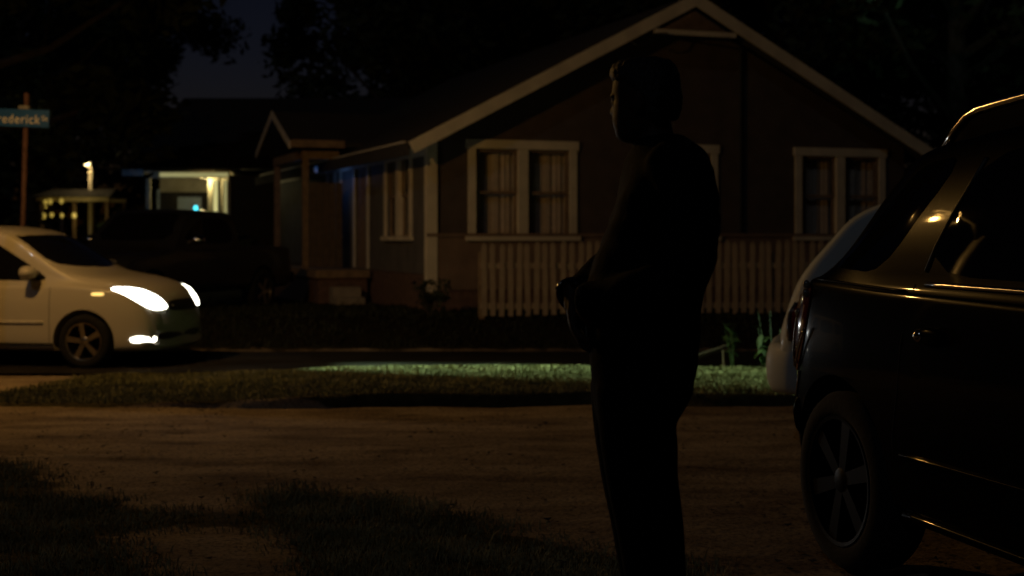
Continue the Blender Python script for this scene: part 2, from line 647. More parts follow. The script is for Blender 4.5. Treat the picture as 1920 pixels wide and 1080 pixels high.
grass_patch('lawn_grass', lambda x, y: min(1, max(0, dist_poly((x, y), LEFT_PATCH) + 0.22) * 1.8), (-5.0, -0.6, 4.9, 9.3), 22000, 0.042, M['grass'],
            'dark grass patch beside the sandy driveway mouth in front of the minivan', 0.003, 0.008)
grass_patch('lawn_grass', lambda x, y: min(1, max(0, dist_poly((x, y), RIGHT_PATCH) + 0.22) * 1.8), (-1.6, 1.2, 4.6, 8.2), 22000, 0.042, M['grass'],
            'dark grass patch on the sandy ground beside the man', 0.003, 0.008)
grass_patch('verge_grass', lambda x, y: (1 if y > verge_front(x) + 0.02 else 0) * verge_mask(x) * (1 - sstep(16.6, 16.95, y)), (-5.5, 4.2, 12.3, 16.95), 74000,
            0.036, M['grass_verge'], 'grass of the raised roadside verge caught by the headlight beam', 0.005, 0.004, 0.25)
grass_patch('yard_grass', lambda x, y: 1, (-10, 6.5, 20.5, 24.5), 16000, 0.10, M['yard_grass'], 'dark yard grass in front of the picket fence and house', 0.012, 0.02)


# dead leaves and crumbs on the sandy ground
lv, lf = [], []
lr = random.Random(4)
while len(lf) < 900:
    x, y = lr.uniform(-6, 3.0), lr.uniform(5.0, 12.4)
    if noise.noise(Vector((x * 0.9, y * 1.3, 2))) < 0.02 and lr.random() < 0.85: continue
    z = g(x, y) + 0.006
    r = lr.uniform(0.008, 0.03)
    a = lr.uniform(0, 2 * pi)
    i = len(lv)
    lv += [(x + cos(a) * r, y + sin(a) * r, z + lr.uniform(0, 0.012)), (x - sin(a) * r * 0.5, y + cos(a) * r * 0.5, z), (x - cos(a) * r, y - sin(a) * r, z + lr.uniform(0, 0.012)), (x + sin(a) * r * 0.5, y - cos(a) * r * 0.5, z)]
    lf.append((i, i + 1, i + 2, i + 3))
lme = bpy.data.meshes.new('leaf_litter')
lme.from_pydata(lv, [], lf)
tag(link('leaf_litter', lme, M['bark']), 'dead leaves and crumbs scattered over the sandy ground', 'leaf litter', None, 'stuff')


# ------------------------------------------------------------------ house
TH = radians(20)
U = Vector((cos(TH), sin(TH), 0))
V = Vector((-sin(TH), cos(TH), 0))
house = thing('house', 'single storey dark wooden house with pale trimmed gable and side porch behind the picket fence', 'house',
              (-1.325, 22.8, 0.0), TH)
# local frame of the house: x along the gable wall, y to the back, z up
LW, LD = 9.0, 13.0
WT, EAVE, PEAK = 0.16, 3.02, 5.40
GZ = 0.0
APEX = 4.55


def wall_panel(bm, axis, a0, a1, z0, z1, off0, off1, openings):
    """wall along axis 'x' or 'y' between a0 and a1, thickness off0..off1, rectangular openings (a,b,zlo,zhi)"""
    As = sorted(set([a0, a1] + [o[0] for o in openings] + [o[1] for o in openings]))
    Zs = sorted(set([z0, z1] + [o[2] for o in openings] + [o[3] for o in openings]))
    As = [a for a in As if a0 <= a <= a1]
    Zs = [z for z in Zs if z0 <= z <= z1]
    for i in range(len(As) - 1):
        for j in range(len(Zs) - 1):
            ca, cz = (As[i] + As[i + 1]) / 2, (Zs[j] + Zs[j + 1]) / 2
            if any(o[0] < ca < o[1] and o[2] < cz < o[3] for o in openings): continue
            if axis == 'x': box(bm, (As[i], off0, Zs[j]), (As[i + 1], off1, Zs[j + 1]))
            else: box(bm, (off0, As[i], Zs[j]), (off1, As[i + 1], Zs[j + 1]))
    # weld the cells into one skin
    bmesh.ops.remove_doubles(bm, verts=bm.verts, dist=1e-5)
    seen = {}
    for f in list(bm.faces):
        key = tuple(sorted(v.index for v in f.verts))
        seen.setdefault(key, []).append(f)
    bm.verts.index_update()
    seen = {}
    for f in list(bm.faces):
        key = tuple(sorted(v.index for v in f.verts))
        seen.setdefault(key, []).append(f)
    dead = [f for l in seen.values() if len(l) > 1 for f in l]
    bmesh.ops.delete(bm, geom=dead, context='FACES')


FW = [(0.78, 2.42, 1.42, 2.84), (4.35, 5.05, 1.42, 2.84), (6.85, 8.45, 1.42, 2.84)]     # gable wall windows
SW = [(1.10, 2.60, 1.42, 2.80), (6.2, 7.3, 1.45, 2.75)]   # side wall windows
DOOR = (4.0, 4.95, 0.82, 2.80)
BELT = 1.42

bm = bmesh.new()
wall_panel(bm, 'x', 0, LW, BELT, EAVE, 0, WT, FW)
apz = PEAK - 0.14
vsq = [(0, 0, EAVE), (LW, 0, EAVE), (APEX, 0, apz), (0, WT, EAVE), (LW, WT, EAVE), (APEX, WT, apz)]
q = [bm.verts.new(v) for v in vsq]
for f in ((0, 1, 2), (5, 4, 3), (0, 2, 5, 3), (2, 1, 4, 5)):
    bm.faces.new([q[i] for i in f])
obj('gable_wall', bm, M['siding'], house)
bm = bmesh.new()
box(bm, (-0.03, -0.03, 0.55), (LW + 0.03, WT, BELT))
obj('lower_wall', bm, M['lower'], house)
bm = bmesh.new()
box(bm, (-0.05, -0.055, BELT - 0.01), (LW + 0.05, -0.002, BELT + 0.045))
obj('belt_board', bm, M['lower'], house)
bm = bmesh.new()
wall_panel(bm, 'y', WT, LD, 0.80, EAVE, 0, WT, SW + [DOOR])
obj('side_wall', bm, M['sidewall'], house)
obj('side_wall', bx((LW - WT, WT, 0.55), (LW, LD, EAVE)), M['sidewall'], house)
obj('rear_wall', bx((WT, LD - WT, 0.55), (LW - WT, LD, EAVE)), M['sidewall'], house)
bm = bx((-0.01, -0.01, -0.2), (LW + 0.01, LD, 0.55))
box(bm, (0.012, WT + 0.01, 0.55), (LW - 0.012, LD - 0.01, 0.80))
obj('foundation', bm, M['brick'], house)
obj('interior', bx((0.9, 0.9, 0.82), (LW - 0.5, LD - 0.5, EAVE - 0.2)), M['dark'], house)
# roof: two slopes with overhang
OV, OVF = 0.45, 0.42
sl = (PEAK - EAVE) / APEX


def slope_slab(bm, x0, z0, x1, z1, y0, y1, th):
    v = [(x0, y0, z0), (x1, y0, z1), (x1, y1, z1), (x0, y1, z0)]
    lo = [bm.verts.new((a, b2, c - th)) for a, b2, c in v]
    hi = [bm.verts.new(p) for p in v]
    bm.faces.new(hi)
    bm.faces.new(lo[::-1])
    for i in range(4):
        bm.faces.new((lo[i], lo[(i + 1) % 4], hi[(i + 1) % 4], hi[i]))


bm = bmesh.new()
slope_slab(bm, -OV, EAVE - OV * sl + 0.1, APEX, PEAK + 0.1, -OVF, LD + 0.4, 0.1)
slope_slab(bm, LW + OV, EAVE - OV * sl + 0.1, APEX, PEAK + 0.1, -OVF, LD + 0.4, 0.1)
bmesh.ops.recalc_face_normals(bm, faces=bm.faces)
roof = obj('roof', bm, M['shingle'], house)
# rake boards
for sgn in (0, 1):
    bm = bmesh.new()
    xa = -OV - 0.02 if sgn == 0 else LW + OV + 0.02
    za = EAVE - OV * sl + 0.11
    d = Vector((APEX - xa, 0, PEAK + 0.115 - za))
    dn = d.normalized()
    up = Vector((-dn.z, 0, dn.x)) if sgn == 0 else Vector((dn.z, 0, -dn.x))
    if up.z < 0: up = -up
    segs = 3
    for k in range(segs):
        p0 = Vector((xa, 0, za)) + d * (k / segs)
        p1 = Vector((xa, 0, za)) + d * ((k + 1) / segs) - dn * (0.004 if k < segs - 1 else 0)
        w = 0.20
        # plumb cut where the two boards meet
        ps = [p0, p1, p1 - Vector((0, 0, w / dn.dot(Vector((dn.x, 0, 0)).normalized()))), p0 - up * w if k == 0 else p0 - Vector((0, 0, w / abs(dn.x)))]
        j = 0.003 * (k % 2)
        f = [bm.verts.new((p.x, -OVF - 0.035 - j, p.z)) for p in ps]
        bk = [bm.verts.new((p.x, -OVF - 0.004, p.z)) for p in ps]
        bm.faces.new(f)
        bm.faces.new(bk[::-1])
        for i in range(4):
            bm.faces.new((f[i], bk[i], bk[(i + 1) % 4], f[(i + 1) % 4]))
    bmesh.ops.recalc_face_normals(bm, faces=bm.faces)
    obj('rake_board', bm, M['fascia'], house)
obj('eave_board', bx((-OV - 0.03, -OVF, EAVE - OV * sl - 0.10), (-OV - 0.002, LD + 0.4, EAVE - OV * sl + 0.09)), M['shingle'], house)
obj('soffit', bx((-OV, 0.01, EAVE - 0.12), (-0.06, LD, EAVE - 0.09)), M['white_paint'], house)
obj('frieze_board', bx((-0.03, WT, EAVE - 0.30), (-0.002, LD, EAVE - 0.12)), M['white_paint'], house)
bm = bx((-0.035, -0.05, 0.52), (0.12, -0.033, EAVE))
box(bm, (-0.05, -0.05, 0.52), (-0.034, 0.12, EAVE))
obj('corner_board', bm, M['fascia'], house)
# gable vent
bm = bmesh.new()
vw, vz0, vz1 = 0.62, PEAK - 0.52, PEAK - 0.18
tri = [(APEX - vw, vz0), (APEX + vw, vz0), (APEX, vz1)]
for y0, y1, sc in ((-0.40, -0.36, 1.0),):
    f = [bm.verts.new((x, y0, z)) for x, z in tri]
    k2 = [bm.verts.new((x, y1, z)) for x, z in tri]
    bm.faces.new(f)
    bm.faces.new(k2[::-1])
    for i in range(3):
        bm.faces.new((f[i], k2[i], k2[(i + 1) % 3], f[(i + 1) % 3]))
bmesh.ops.recalc_face_normals(bm, faces=bm.faces)
vent = obj('gable_vent', bm, M['lower'], house)
bm = bmesh.new()
for i in range(6):
    z = vz0 + 0.03 + i * 0.048
    hw = vw * (vz1 - z) / (vz1 - vz0) - 0.03
    if hw > 0.05:
        box(bm, (-hw, -0.02, -0.012), (hw, 0.02, 0.012), Matrix.Translation((APEX, -0.415, z)) @ Matrix.Rotation(radians(40), 4, 'X'))
obj('slats', bm, M['wood'], vent)
obj('trim', bx((APEX - vw - 0.14, -0.44, vz0 - 0.085), (APEX + vw + 0.14, -0.37, vz0 - 0.002)), M['fascia'], vent)
# vent stack on the right slope, conduit on the gable wall
vp = obj('vent_pipe', tb([(6.0, 0.6, 4.5), (6.0, 0.6, 5.25)], 0.05, 12), M['pole'], house)
bm = bmesh.new()
tube(bm, [(5.62, -0.04, 1.5), (5.62, -0.04, 4.70)], 0.03, 8)
obj('conduit', bm, M['plastic'], house)


obj('service_cable', tb([(3.35, -OVF - 0.05, 4.62), (3.42, -OVF - 0.09, 4.57), (3.60, -OVF - 0.10, 4.60), (3.72, -OVF - 0.10, 4.78), (3.95, -OVF - 0.10, 4.80), (4.3, -0.1, 4.78), (5.6, -0.09, 4.66)], 0.012, 6), M['plastic'], house, True)


def window(parent, mtx, w, h, double=True, trimw=0.13, curtain=True, m=None):
    """double-hung window; local x along the wall, y into the house, z up from the opening's lower left corner"""
    fm = bmesh.new()
    m = m or M['fascia']
    box(fm, (-trimw, -0.035, -0.002), (0.0, -0.002, h + 0.002), mtx)
    box(fm, (w, -0.035, -0.002), (w + trimw, -0.002, h + 0.002), mtx)
    box(fm, (-trimw - 0.03, -0.045, h + 0.003), (w + trimw + 0.03, -0.002, h + trimw + 0.02), mtx)
    if double:
        box(fm, (w / 2 - 0.085, -0.033, 0.0), (w / 2 + 0.085, 0.10, h), mtx)
    wn = obj('window', fm, m, parent)
    obj('sill', bx((-trimw - 0.05, -0.08, -0.075), (w + trimw + 0.05, 0.02, -0.004), mtx), m, wn)
    secs = [(0.0, w / 2 - 0.086), (w / 2 + 0.086, w)] if double else [(0.0, w)]
    sm = bmesh.new()
    gm_ = bmesh.new()
    cm = bmesh.new()
    for a, b2 in secs:
        for z0, z1, y in ((0.0, h / 2 + 0.02, 0.055), (h / 2 - 0.02, h, 0.03)):
            s = 0.045
            box(sm, (a + 0.001, y, z0), (a + s, y + 0.03, z1), mtx)
            box(sm, (b2 - s, y, z0), (b2 - 0.001, y + 0.03, z1), mtx)
            box(sm, (a + s, y + 0.001, z0), (b2 - s, y + 0.029, z0 + s), mtx)
            box(sm, (a + s, y + 0.001, z1 - s), (b2 - s, y + 0.029, z1), mtx)
            q = [gm_.verts.new(mtx @ Vector(p)) for p in ((a + s, y + 0.015, z0 + s), (b2 - s, y + 0.015, z0 + s), (b2 - s, y + 0.015, z1 - s), (a + s, y + 0.015, z1 - s))]
            gm_.faces.new(q)
        n = 40
        ph = random.random() * 6
        top, bot = [], []
        for i in range(n + 1):
            x = a + 0.02 + (b2 - a - 0.04) * i / n
            y = 0.15 + 0.009 * sin(i * 0.55 + ph) + 0.005 * sin(i * 1.27 + ph * 2)
            top.append(cm.verts.new(mtx @ Vector((x, y, h - 0.01))))
            bot.append(cm.verts.new(mtx @ Vector((x, y + 0.01 * sin(i), 0.01))))
        for i in range(n):
            cm.faces.new((bot[i], bot[i + 1], top[i + 1], top[i]))
    obj('sash', sm, M['wood'], wn)
    obj('pane', gm_, M['glass'], wn)
    if curtain: obj('curtain', cm, M['curtain'], wn, True)
    return wn


for a, b2, z0, z1 in FW:
    window(house, Matrix.Translation((a, 0, z0)), b2 - a, z1 - z0, b2 - a > 1)
for a, b2, z0, z1 in SW:
    window(house, Matrix.Translation((0, b2, z0)) @ Matrix.Rotation(-pi / 2, 4, 'Z'), b2 - a, z1 - z0, True)
# side door
dm = bmesh.new()
box(dm, (0.03, DOOR[0] + 0.02, DOOR[2]), (0.08, DOOR[1] - 0.02, DOOR[3]))
for k in range(2):
    for j in range(2):
        box(dm, (0.02, DOOR[0] + 0.12 + k * 0.40, DOOR[2] + 0.15 + j * 0.95), (0.031, DOOR[0] + 0.42 + k * 0.40, DOOR[2] + 0.9 + j * 0.9))
door = obj('door', dm, M['wood'], house)
obj('door_frame', (lambda b_: (box(b_, (-0.03, DOOR[0] - 0.12, DOOR[2]), (-0.002, DOOR[0], DOOR[3] + 0.1)),
                               box(b_, (-0.03, DOOR[1], DOOR[2]), (-0.002, DOOR[1] + 0.12, DOOR[3] + 0.1)), b_)[-1])(bmesh.new()), M['white_paint'], door)
bm = bmesh.new()
ellipsoid(bm, (-0.02, DOOR[0] + 0.1, 1.75), (0.03, 0.03, 0.03))
obj('knob', bm, M['steel'], door)
# side porch (cross gable)
PY0, PY1, PX = 5.0, 8.0, -1.02
obj('porch_floor', bx((PX - 0.05, 3.6, 0.66), (-0.06, PY1 + 0.1, 0.80)), M['wood'], house)
obj('porch_skirt', bx((PX, 3.65, -0.1), (-0.10, PY1, 0.655)), M['brick'], house)
for k in range(3):
    obj('step', bx((PX + 0.2, 3.6 - 0.3 * (k + 1), -0.1), (-0.3, 3.6 - 0.3 * k - 0.003, 0.5 - 0.18 * k)), M['concrete'], house)
for y in (PY0 + 0.06, PY1 - 0.06):
    bm = bmesh.new()
    box(bm, (PX, y - 0.06, 0.8), (PX + 0.12, y + 0.06, 2.90), None, 0.01)
    obj('porch_post', bm, M['wood'], house)
bm = bmesh.new()
box(bm, (PX - 0.02, PY0 - 0.02, 2.90), (-0.32, PY0 + 0.12, 3.06))
obj('porch_beam', bm, M['wood'], house)
bm = bmesh.new()
box(bm, (PX - 0.02, PY0 + 0.13, 2.90), (PX + 0.12, PY1, 3.06))
obj('porch_beam', bm, M['wood'], house)
ym = (PY0 + PY1) / 2
bm = bmesh.new()
for sgn, y0 in ((0, PY0 - 0.3), (1, PY1 + 0.3)):
    v = [(PX - 0.3, y0, 3.20), (0.8, y0, 3.20), (2.0, ym, 3.92), (PX - 0.3, ym, 3.92)]
    lo = [bm.verts.new((a, b2, c - 0.08)) for a, b2, c in v]
    hi = [bm.verts.new(p) for p in v]
    bm.faces.new(hi)
    bm.faces.new(lo)
    for i in range(4):
        bm.faces.new((lo[i], lo[(i + 1) % 4], hi[(i + 1) % 4], hi[i]))
bmesh.ops.recalc_face_normals(bm, faces=bm.faces)
pr = obj('porch_roof', bm, M['shingle'], house)
obj('fascia', bx((PX - 0.3, PY0 - 0.335, 3.10), (-0.28, PY0 - 0.303, 3.24)), M['wood'], pr)
for sgn in (-1, 1):
    bm = bmesh.new()
    ya = ym + sgn * (1.83)
    pa, pb = Vector((PX - 0.33, ya, 3.20)), Vector((PX - 0.33, ym, 3.93))
    ps = [pa, pb, pb - Vector((0, 0, 0.14)), pa - Vector((0, 0, 0.13))]
    f = [bm.verts.new(p) for p in ps]
    k2 = [bm.verts.new(p + Vector((0.027, 0, 0))) for p in ps]
    bm.faces.new(f)
    bm.faces.new(k2[::-1])
    for i in range(4): bm.faces.new((f[i], k2[i], k2[(i + 1) % 4], f[(i + 1) % 4]))
    bmesh.ops.recalc_face_normals(bm, faces=bm.faces)
    obj('rake_board', bm, M['white_paint'], pr)
bm = bmesh.new()
for i in range(5):
    box(bm, (PX + 0.14 + i * 0.128, PY0 + 0.02, 0.82), (PX + 0.14 + i * 0.128 + 0.118, PY0 + 0.045 + 0.004 * (i % 2), 2.45))
obj('screen_boards', bm, M['wood_dark'], house)
bm = bmesh.new()
ellipsoid(bm, (0, 0, 0), (0.05, 0.05, 0.07))
pl = obj('porch_light', bm, M['blue'], house, True)
pl.location = (-0.5, 6.2, 2.76)
lamp('porch_light_lamp', (-0.45, 5.7, 2.5), 1.2, (0.16, 0.36, 1.0), 0.06, house)

# ------------------------------------------------------------------ picket fence
FY0, FY1 = 21.4, 21.9
fx0, fx1 = (903 - 960) / F * FY0, 6.2
fence = thing('picket_fence', 'low wooden picket fence in front of the gable house', 'fence', (fx0, FY0, 0), math.atan2(FY1 - FY0, fx1 - fx0))
FL = math.hypot(fx1 - fx0, FY1 - FY0)


def fz(s):
    p = Vector((fx0, FY0)) + Vector((fx1 - fx0, FY1 - FY0)) * (s / FL)
    return g(p.x, p.y)


bm = bmesh.new()
w, h = 0.078, 1.10
pts = [(0, 0), (w, 0), (w, h - 0.05), (w / 2 + 0.012, h), (w / 2 - 0.012, h), (0, h - 0.05)]
f = [bm.verts.new((x, -0.02, z)) for x, z in pts]
k2 = [bm.verts.new((x, -0.002, z)) for x, z in pts]
bm.faces.new(f)
bm.faces.new(k2[::-1])
for i in range(6): bm.faces.new((f[i], k2[i], k2[(i + 1) % 6], f[(i + 1) % 6]))
bmesh.ops.recalc_face_normals(bm, faces=bm.faces)
pk = obj('picket', bm, M['picket'], fence)
npk = int(FL / 0.132)
for i in range(npk):
    o = pk if i == 0 else pk.copy()
    if i:
        C.objects.link(o)
        o.parent = fence
    s = i * 0.132
    o.location = (s + random.uniform(-0.006, 0.006), 0, fz(s) + 0.05 + random.uniform(-0.014, 0.014))
    o.rotation_euler = (random.uniform(-0.01, 0.01), random.uniform(-0.02, 0.02), random.uniform(-0.05, 0.05))
for z in (0.32, 0.93):
    obj('rail', bx((-0.02, 0.002, z), (FL, 0.045, z + 0.085)), M['picket'], fence)
for i in range(4):
    s = i * FL / 3
    obj('post', bx((s - 0.045, 0.047, -0.1), (s + 0.045, 0.135, 1.18)), M['wood'], fence)


# ------------------------------------------------------------------ cars
def car_body(name, par, parent, m):
    """lofted shell: par has tables zt (roofline), zb, W (plan), belt, tumble, edge and the axle positions"""
    x0, x1 = par['zt'][0][0], par['zt'][-1][0]
    n = 90
    xs = [x0 + (x1 - x0) * (0.5 - 0.5 * cos(pi * i / n)) * 0.35 + (x1 - x0) * (i / n) * 0.65 for i in range(n + 1)]
    bm = bmesh.new()
    rings = []
    for x in xs:
        zt, zb, w, belt = interp(par['zt'], x), interp(par['zb'], x), interp(par['W'], x), interp(par['belt'], x)
        tum, edge = interp(par['tum'], x), interp(par['edge'], x)
        ze = zt - edge
        belt = min(belt, ze - 0.012)
        wt = w * (1 - tum)
        hz = belt - zb
        prof = [(0.0, zb), (w * 0.72, zb), (w * 0.93, zb + 0.03), (w * 0.985, zb + 0.12 * hz + 0.02), (w * 1.0, zb + 0.42 * hz), (w * 0.998, zb + 0.72 * hz),
                (w * 0.975, zb + 0.94 * hz), (w * 0.955, belt),
                ((w * 0.945 + wt) / 2 + par.get('bulge', 0.0), (belt + ze) / 2), (wt, ze), (wt * 0.93, ze + edge * 0.55), (wt * 0.7, ze + edge * 0.86), (wt * 0.35, zt - edge * 0.03), (0.0, zt)]
        half = catmull(prof, 4)
        ring = []
        for (y, z) in half:
            ring.append((y, z))
        full = [(-y, z) for y, z in ring[::-1]] + ring[1:-1]
        vs = []
        for y, z in full:
            t = min(1.0, abs(y) / 0.95)
            sw = par.get('sweep_f', 0.2) * sstep(par.get('sf0', 0.2), par.get('sf1', 1.2), x) - par.get('sweep_r', 0.1) * (1 - sstep(x0, x0 + 0.9, x))
            vs.append(bm.verts.new((x - sw * t ** 2.2, y, z)))
        rings.append(vs)
    k = len(rings[0])
    for i in range(len(rings) - 1):
        for j in range(k):
            bm.faces.new((rings[i][j], rings[i][(j + 1) % k], rings[i + 1][(j + 1) % k], rings[i + 1][j]))
    for r, fl in ((rings[0], False), (rings[-1], True)):
        c = sum((v.co for v in r), Vector()) / k
        c.x += 0.02 if fl else -0.02
        cv = bm.verts.new(c)
        for j in range(k):
            bm.faces.new((r[j], r[(j + 1) % k], cv))
    bmesh.ops.recalc_face_normals(bm, faces=bm.faces)
    bvh = BVHTree.FromBMesh(bm)
    o = obj(name, bm, m, parent, True)
    # wheel arches
    cut = bmesh.new()
    for ax in par['axles']:
        for s in (-1, 1):
            mt = Matrix.Translation((ax, s * 0.86, par['wr'] + 0.0)) @ Matrix.Rotation(pi / 2, 4, 'X')
            bmesh.ops.create_cone(cut, cap_ends=True, segments=40, radius1=par['wr'] + par.get('gap', 0.055), radius2=par['wr'] + par.get('gap', 0.055), depth=0.62, matrix=mt)
    co = obj('cutter', cut, None, parent)
    mod = o.modifiers.new('arch', 'BOOLEAN')
    mod.operation = 'DIFFERENCE'
    mod.solver = 'EXACT'
    mod.object = co
    apply_modifiers(o)
    bpy.data.objects.remove(co)
    # crisp arch edges, smooth skin
    try:
        o.data.set_sharp_from_angle(angle=radians(40))
    except Exception:
        pass
    return o, bvh


def chaikin(pts, it=2):
    for _ in range(it):
        q = []
        for i in range(len(pts)):
            a, b2 = Vector(pts[i]), Vector(pts[(i + 1) % len(pts)])
            if (b2 - a).length < 0.01:
                q.append(tuple(a))
                continue
            q += [tuple(a.lerp(b2, 0.18)), tuple(a.lerp(b2, 0.82))]
        pts = q
    return pts


def decal(name, bvh, frame, pts, m, parent, off=0.004, step=0.06, depth=0.012, rnd=2, bulge=0.0):
    """panel that follows the body: outline pts in a projection frame (origin, u axis, v axis, ray direction)"""
    o, ua, va, d = [Vector(f) for f in frame]
    pts = chaikin(pts, rnd) if rnd else pts
    n = len(pts)
    v2 = [Vector(p) for p in pts]
    xs = [p[0] for p in pts]
    ys = [p[1] for p in pts]
    i = min(xs) + step / 2
    while i < max(xs):
        j = min(ys) + step / 2
        while j < max(ys):
            if dist_poly((i, j), pts) > step * 0.3: v2.append(Vector((i, j)))
            j += step
        i += step
    res = delaunay_2d_cdt(v2, [(k, (k + 1) % n) for k in range(n)], [], 0, 1e-5)
    bm = bmesh.new()
    vv = []
    base = []
    for p in res[0]:
        q = o + ua * p.x + va * p.y - d * 4
        hit, nrm, _, _ = bvh.ray_cast(q, d, 8)
        if hit is None:
            hit, nrm, _, _ = bvh.find_nearest(o + ua * p.x + va * p.y)
        if nrm.dot(d) > 0: nrm = -nrm
        e = off + (bulge * min(1, max(0, dist_poly((p.x, p.y), pts)) / 0.04) if bulge else 0)
        vv.append(bm.verts.new(hit + nrm * e))
        base.append(hit - nrm * depth)
    for t in res[2]:
        c = sum((res[0][k] for k in t), Vector((0, 0))) / len(t)
        if inside((c.x, c.y), pts):
            try: bm.faces.new([vv[k] for k in t])
            except ValueError: pass
    bm.verts.index_update()
    loose = [v for v in bm.verts if not v.link_faces]
    be = [e for e in bm.edges if len(e.link_faces) == 1]
    low = {}
    for e in be:
        for v in e.verts:
            if v not in low: low[v] = bm.verts.new(base[v.index])
    for e in be:
        a, b2 = e.verts
        try: bm.faces.new((a, b2, low[b2], low[a]))
        except ValueError: pass
    bmesh.ops.delete(bm, geom=loose, context='VERTS')
    bmesh.ops.recalc_face_normals(bm, faces=bm.faces)
    ob = obj(name, bm, m, parent, True)
    try: ob.data.set_sharp_from_angle(angle=radians(50))
    except Exception: pass
    return ob


def side(s): return ((0, 0, 0), (1, 0, 0), (0, 0, 1), (0, -s, 0))       # s=+1 left side, -1 right side; (x, z)
TOP = ((0, 0, 0), (1, 0, 0), (0, 1, 0), (0, 0, -1))                     # (x, y)
FRONT = ((0, 0, 0), (0, 1, 0), (0, 0, 1), (-1, 0, 0))                   # (y, z)
REAR = ((0, 0, 0), (0, 1, 0), (0, 0, 1), (1, 0, 0))


def corner(s, ang):
    """projection from a horizontal direction ang degrees off the nose towards side s; u runs to the outside"""
    a = radians(ang)
    return ((0, 0, 0), (-sin(a), s * cos(a), 0), (0, 0, 1), (-cos(a), -s * sin(a), 0))


def strip(bvh, s, pts, rad, m, parent, name, off=0.0, n=8):
    """a moulding that runs along the body side through (x, z) points"""
    out = []
    for x, z in pts:
        hit, nrm, _, _ = bvh.ray_cast(Vector((x, s * 4, z)), Vector((0, -s, 0)), 8)
        if hit is None: continue
        out.append(hit + nrm * off)
    return obj(name, tb(out, rad, n), m, parent, True)


def line(p, q, n=14):
    return [(p[0] + (q[0] - p[0]) * i / n, p[1] + (q[1] - p[1]) * i / n) for i in range(n + 1)]


def make_wheel(parent, x, y, s, r=0.34, wid=0.22, rimr=0.22, spokes=6, rimm='rim'):
    w = bpy.data.objects.new('wheel', None)
    C.objects.link(w)
    w.parent = parent
    w.location = (x, y, r)
    w.rotation_euler = (0, random.random(), 0)
    bm = bmesh.new()
    hw = wid / 2
    lathe(bm, [(rimr, -hw * 0.9), (r * 0.82, -hw * 1.02), (r * 0.95, -hw * 0.92), (r, -hw * 0.7), (r, hw * 0.7), (r * 0.95, hw * 0.92), (r * 0.82, hw * 1.02), (rimr, hw * 0.9)], 48, 'Y', None, True)
    obj('tyre', bm, M['tyre'], w, True)
    bm = bmesh.new()
    f = s * hw
    lathe(bm, [(rimr, f * 0.92), (rimr * 1.03, f * 0.98), (rimr * 0.97, f * 0.95), (rimr * 0.93, f * 0.3), (rimr * 0.93, -f * 0.8), (rimr, -f * 0.9)], 40, 'Y', None, True)
    lathe(bm, [(0.0, f * 0.86), (0.045, f * 0.86), (0.06, f * 0.78), (0.06, f * 0.2), (0.0, f * 0.2)], 20, 'Y')
    for k in range(spokes):
        mt = Matrix.Rotation(2 * pi * k / spokes, 4, 'Y')
        vs = [Vector((0.03, f * 0.82, -0.026)), Vector((0.03, f * 0.82, 0.026)), Vector((rimr * 0.96, f * 0.88, 0.036)), Vector((rimr * 0.96, f * 0.88, -0.036))]
        a = [bm.verts.new(mt @ v) for v in vs]
        b2 = [bm.verts.new(mt @ (v - Vector((0, f * 0.25, 0)))) for v in vs]
        bm.faces.new(a)
        bm.faces.new(b2[::-1])
        for i in range(4): bm.faces.new((a[i], b2[i], b2[(i + 1) % 4], a[(i + 1) % 4]))
    bmesh.ops.recalc_face_normals(bm, faces=bm.faces)
    obj('rim', bm, M[rimm], w, True).data.set_sharp_from_angle(angle=radians(35))
    bm = bmesh.new()
    lathe(bm, [(0.0, f * 0.1), (rimr * 0.8, f * 0.1), (rimr * 0.8, -f * 0.1), (0.0, -f * 0.1)], 24, 'Y')
    obj('brake_disc', bm, M['rim_dark'], w)
    return w


def mirror_part(parent, x, z, s, m, y0=0.88):
    bm = bmesh.new()
    ellipsoid(bm, (x, s * (y0 + 0.16), z + 0.05), (0.12, 0.13, 0.085), 20)
    for v in bm.verts:
        if v.co.x < x - 0.06: v.co.x = x - 0.06
    o = obj('mirror', bm, m, parent, True)
    obj('mirror_arm', tb([(x + 0.03, s * (y0 - 0.10), z - 0.0), (x + 0.01, s * (y0 + 0.10), z + 0.02)], [0.035, 0.03], 10), M['plastic'], o, True)
    bm = bx((x - 0.066, s * (y0 + 0.06), z), (x - 0.061, s * (y0 + 0.26), z + 0.10))
    obj('mirror_glass', bm, M['tint'], o)
    return o


